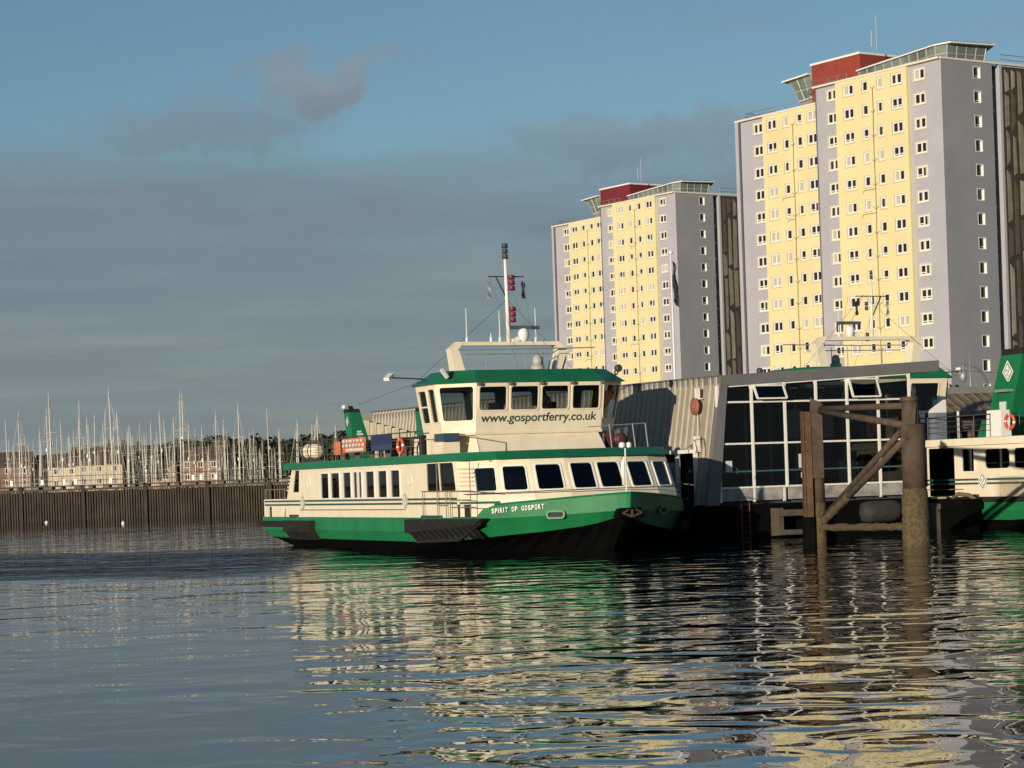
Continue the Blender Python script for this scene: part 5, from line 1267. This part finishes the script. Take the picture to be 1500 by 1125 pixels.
# ------------------------------------------------------------------ water
m = MB(); m.face([(-4000, -600, 0), (4000, -600, 0), (4000, 7000, 0), (-4000, 7000, 0)])
wm = bpy.data.materials.new('harbour_water'); wm.use_nodes = True
nt = wm.node_tree; nt.nodes.clear()
out = N('ShaderNodeOutputMaterial'); mx = N('ShaderNodeMixShader'); fr = N('ShaderNodeFresnel', inp={0: 2.1})
df = N('ShaderNodeBsdfDiffuse'); df.inputs[0].default_value = (.004, .010, .012, 1)
gs = N('ShaderNodeBsdfGlossy', inp={1: .012}); gs.inputs[0].default_value = (.95, .96, .97, 1)
tcw = N('ShaderNodeTexCoord')
def wn(scale, detail, sc=(1, 1, 1), rough=.5, dist=0.0):
    mp = N('ShaderNodeMapping'); mp.inputs['Scale'].default_value = sc; mp.inputs['Rotation'].default_value = (0, 0, R(8))
    L(tcw.outputs['Object'], mp.inputs[0]); n = N('ShaderNodeTexNoise', inp={'Scale': scale, 'Detail': detail, 'Roughness': rough, 'Distortion': dist}); L(mp.outputs[0], n.inputs[0]); return n.outputs[0]
big = wn(.05, 2); swell = wn(.24, 1.0, (1, 1.1, 1), .4, .8); mid = wn(.60, .6, (1.0, 1.15, 1), .4, 1.2); small = wn(1.5, .8, (1, 1.2, 1), .4, .8); fine = wn(4.5, 1, (1, 1.2, 1))
# prop wash left by the ferry: a patch of rougher water running to the left of its stern
sp = N('ShaderNodeSeparateXYZ'); L(tcw.outputs['Object'], sp.inputs[0])
ax = math_('ADD', math_('MULTIPLY', sp.outputs[0], .35), sp.outputs[1])           # y + .35 x
dy = math_('ABSOLUTE', math_('SUBTRACT', ax, 88.0))
wy = N('ShaderNodeMapRange', interpolation_type='SMOOTHSTEP', inp={1: 19.0, 2: 7.0, 3: 0.0, 4: 1.0}); L(math_('ADD', dy, math_('MULTIPLY', math_('SUBTRACT', big, .5), 8.0)), wy.inputs[0])
wxm = N('ShaderNodeMapRange', interpolation_type='SMOOTHSTEP', inp={1: -7.0, 2: -10.5, 3: 0.0, 4: 1.0}); L(sp.outputs[0], wxm.inputs[0])
wstr = N('ShaderNodeMapRange', interpolation_type='SMOOTHSTEP', inp={1: .36, 2: .58, 3: .12, 4: 1.0}); L(wn(.22, 4, (.30, 1.6, 1), .6, .5), wstr.inputs[0])
wake = math_('MULTIPLY', math_('MULTIPLY', wy.outputs[0], wxm.outputs[0]), wstr.outputs[0])
# sheltered, calmer water near the camera on the left
cx1 = N('ShaderNodeMapRange', interpolation_type='SMOOTHSTEP', inp={1: -6.0, 2: 3.0, 3: .34, 4: 1.0}); L(math_('ADD', sp.outputs[0], math_('MULTIPLY', math_('SUBTRACT', big, .5), 9.0)), cx1.inputs[0])
calm = cx1.outputs[0]
# calm and ruffled patches; the far water is more ruffled
far = N('ShaderNodeMapRange', inp={1: 30.0, 2: 110.0, 3: .55, 4: 1.35}); L(sp.outputs[1], far.inputs[0])
ruf = N('ShaderNodeMapRange', inp={1: .35, 2: .65, 3: .7, 4: 1.3}); L(big, ruf.inputs[0])
h = math_('ADD', math_('MULTIPLY', math_('MULTIPLY', swell, .095), math_('ADD', .35, math_('MULTIPLY', calm, .65))), math_('MULTIPLY', math_('MULTIPLY', math_('MULTIPLY', mid, .060), ruf.outputs[0]), calm))
h = math_('ADD', h, math_('MULTIPLY', math_('MULTIPLY', small, .0085), math_('MULTIPLY', ruf.outputs[0], far.outputs[0])))
h = math_('ADD', h, math_('MULTIPLY', math_('MULTIPLY', fine, .0005), ruf.outputs[0]))
h = math_('ADD', h, math_('MULTIPLY', math_('MULTIPLY', wn(.55, 3, (.55, 1.3, 1), .55), wake), .75))
bp = N('ShaderNodeBump', inp={0: 1.0, 1: 1.0}); L(h, bp.inputs['Height'])
for nd in (fr, gs): L(bp.outputs[0], nd.inputs['Normal'])
L(fr.outputs[0], mx.inputs[0]); L(df.outputs[0], mx.inputs[1]); L(gs.outputs[0], mx.inputs[2]); L(mx.outputs[0], out.inputs[0])
tag(m.build('harbour_water', wm), kind='structure')
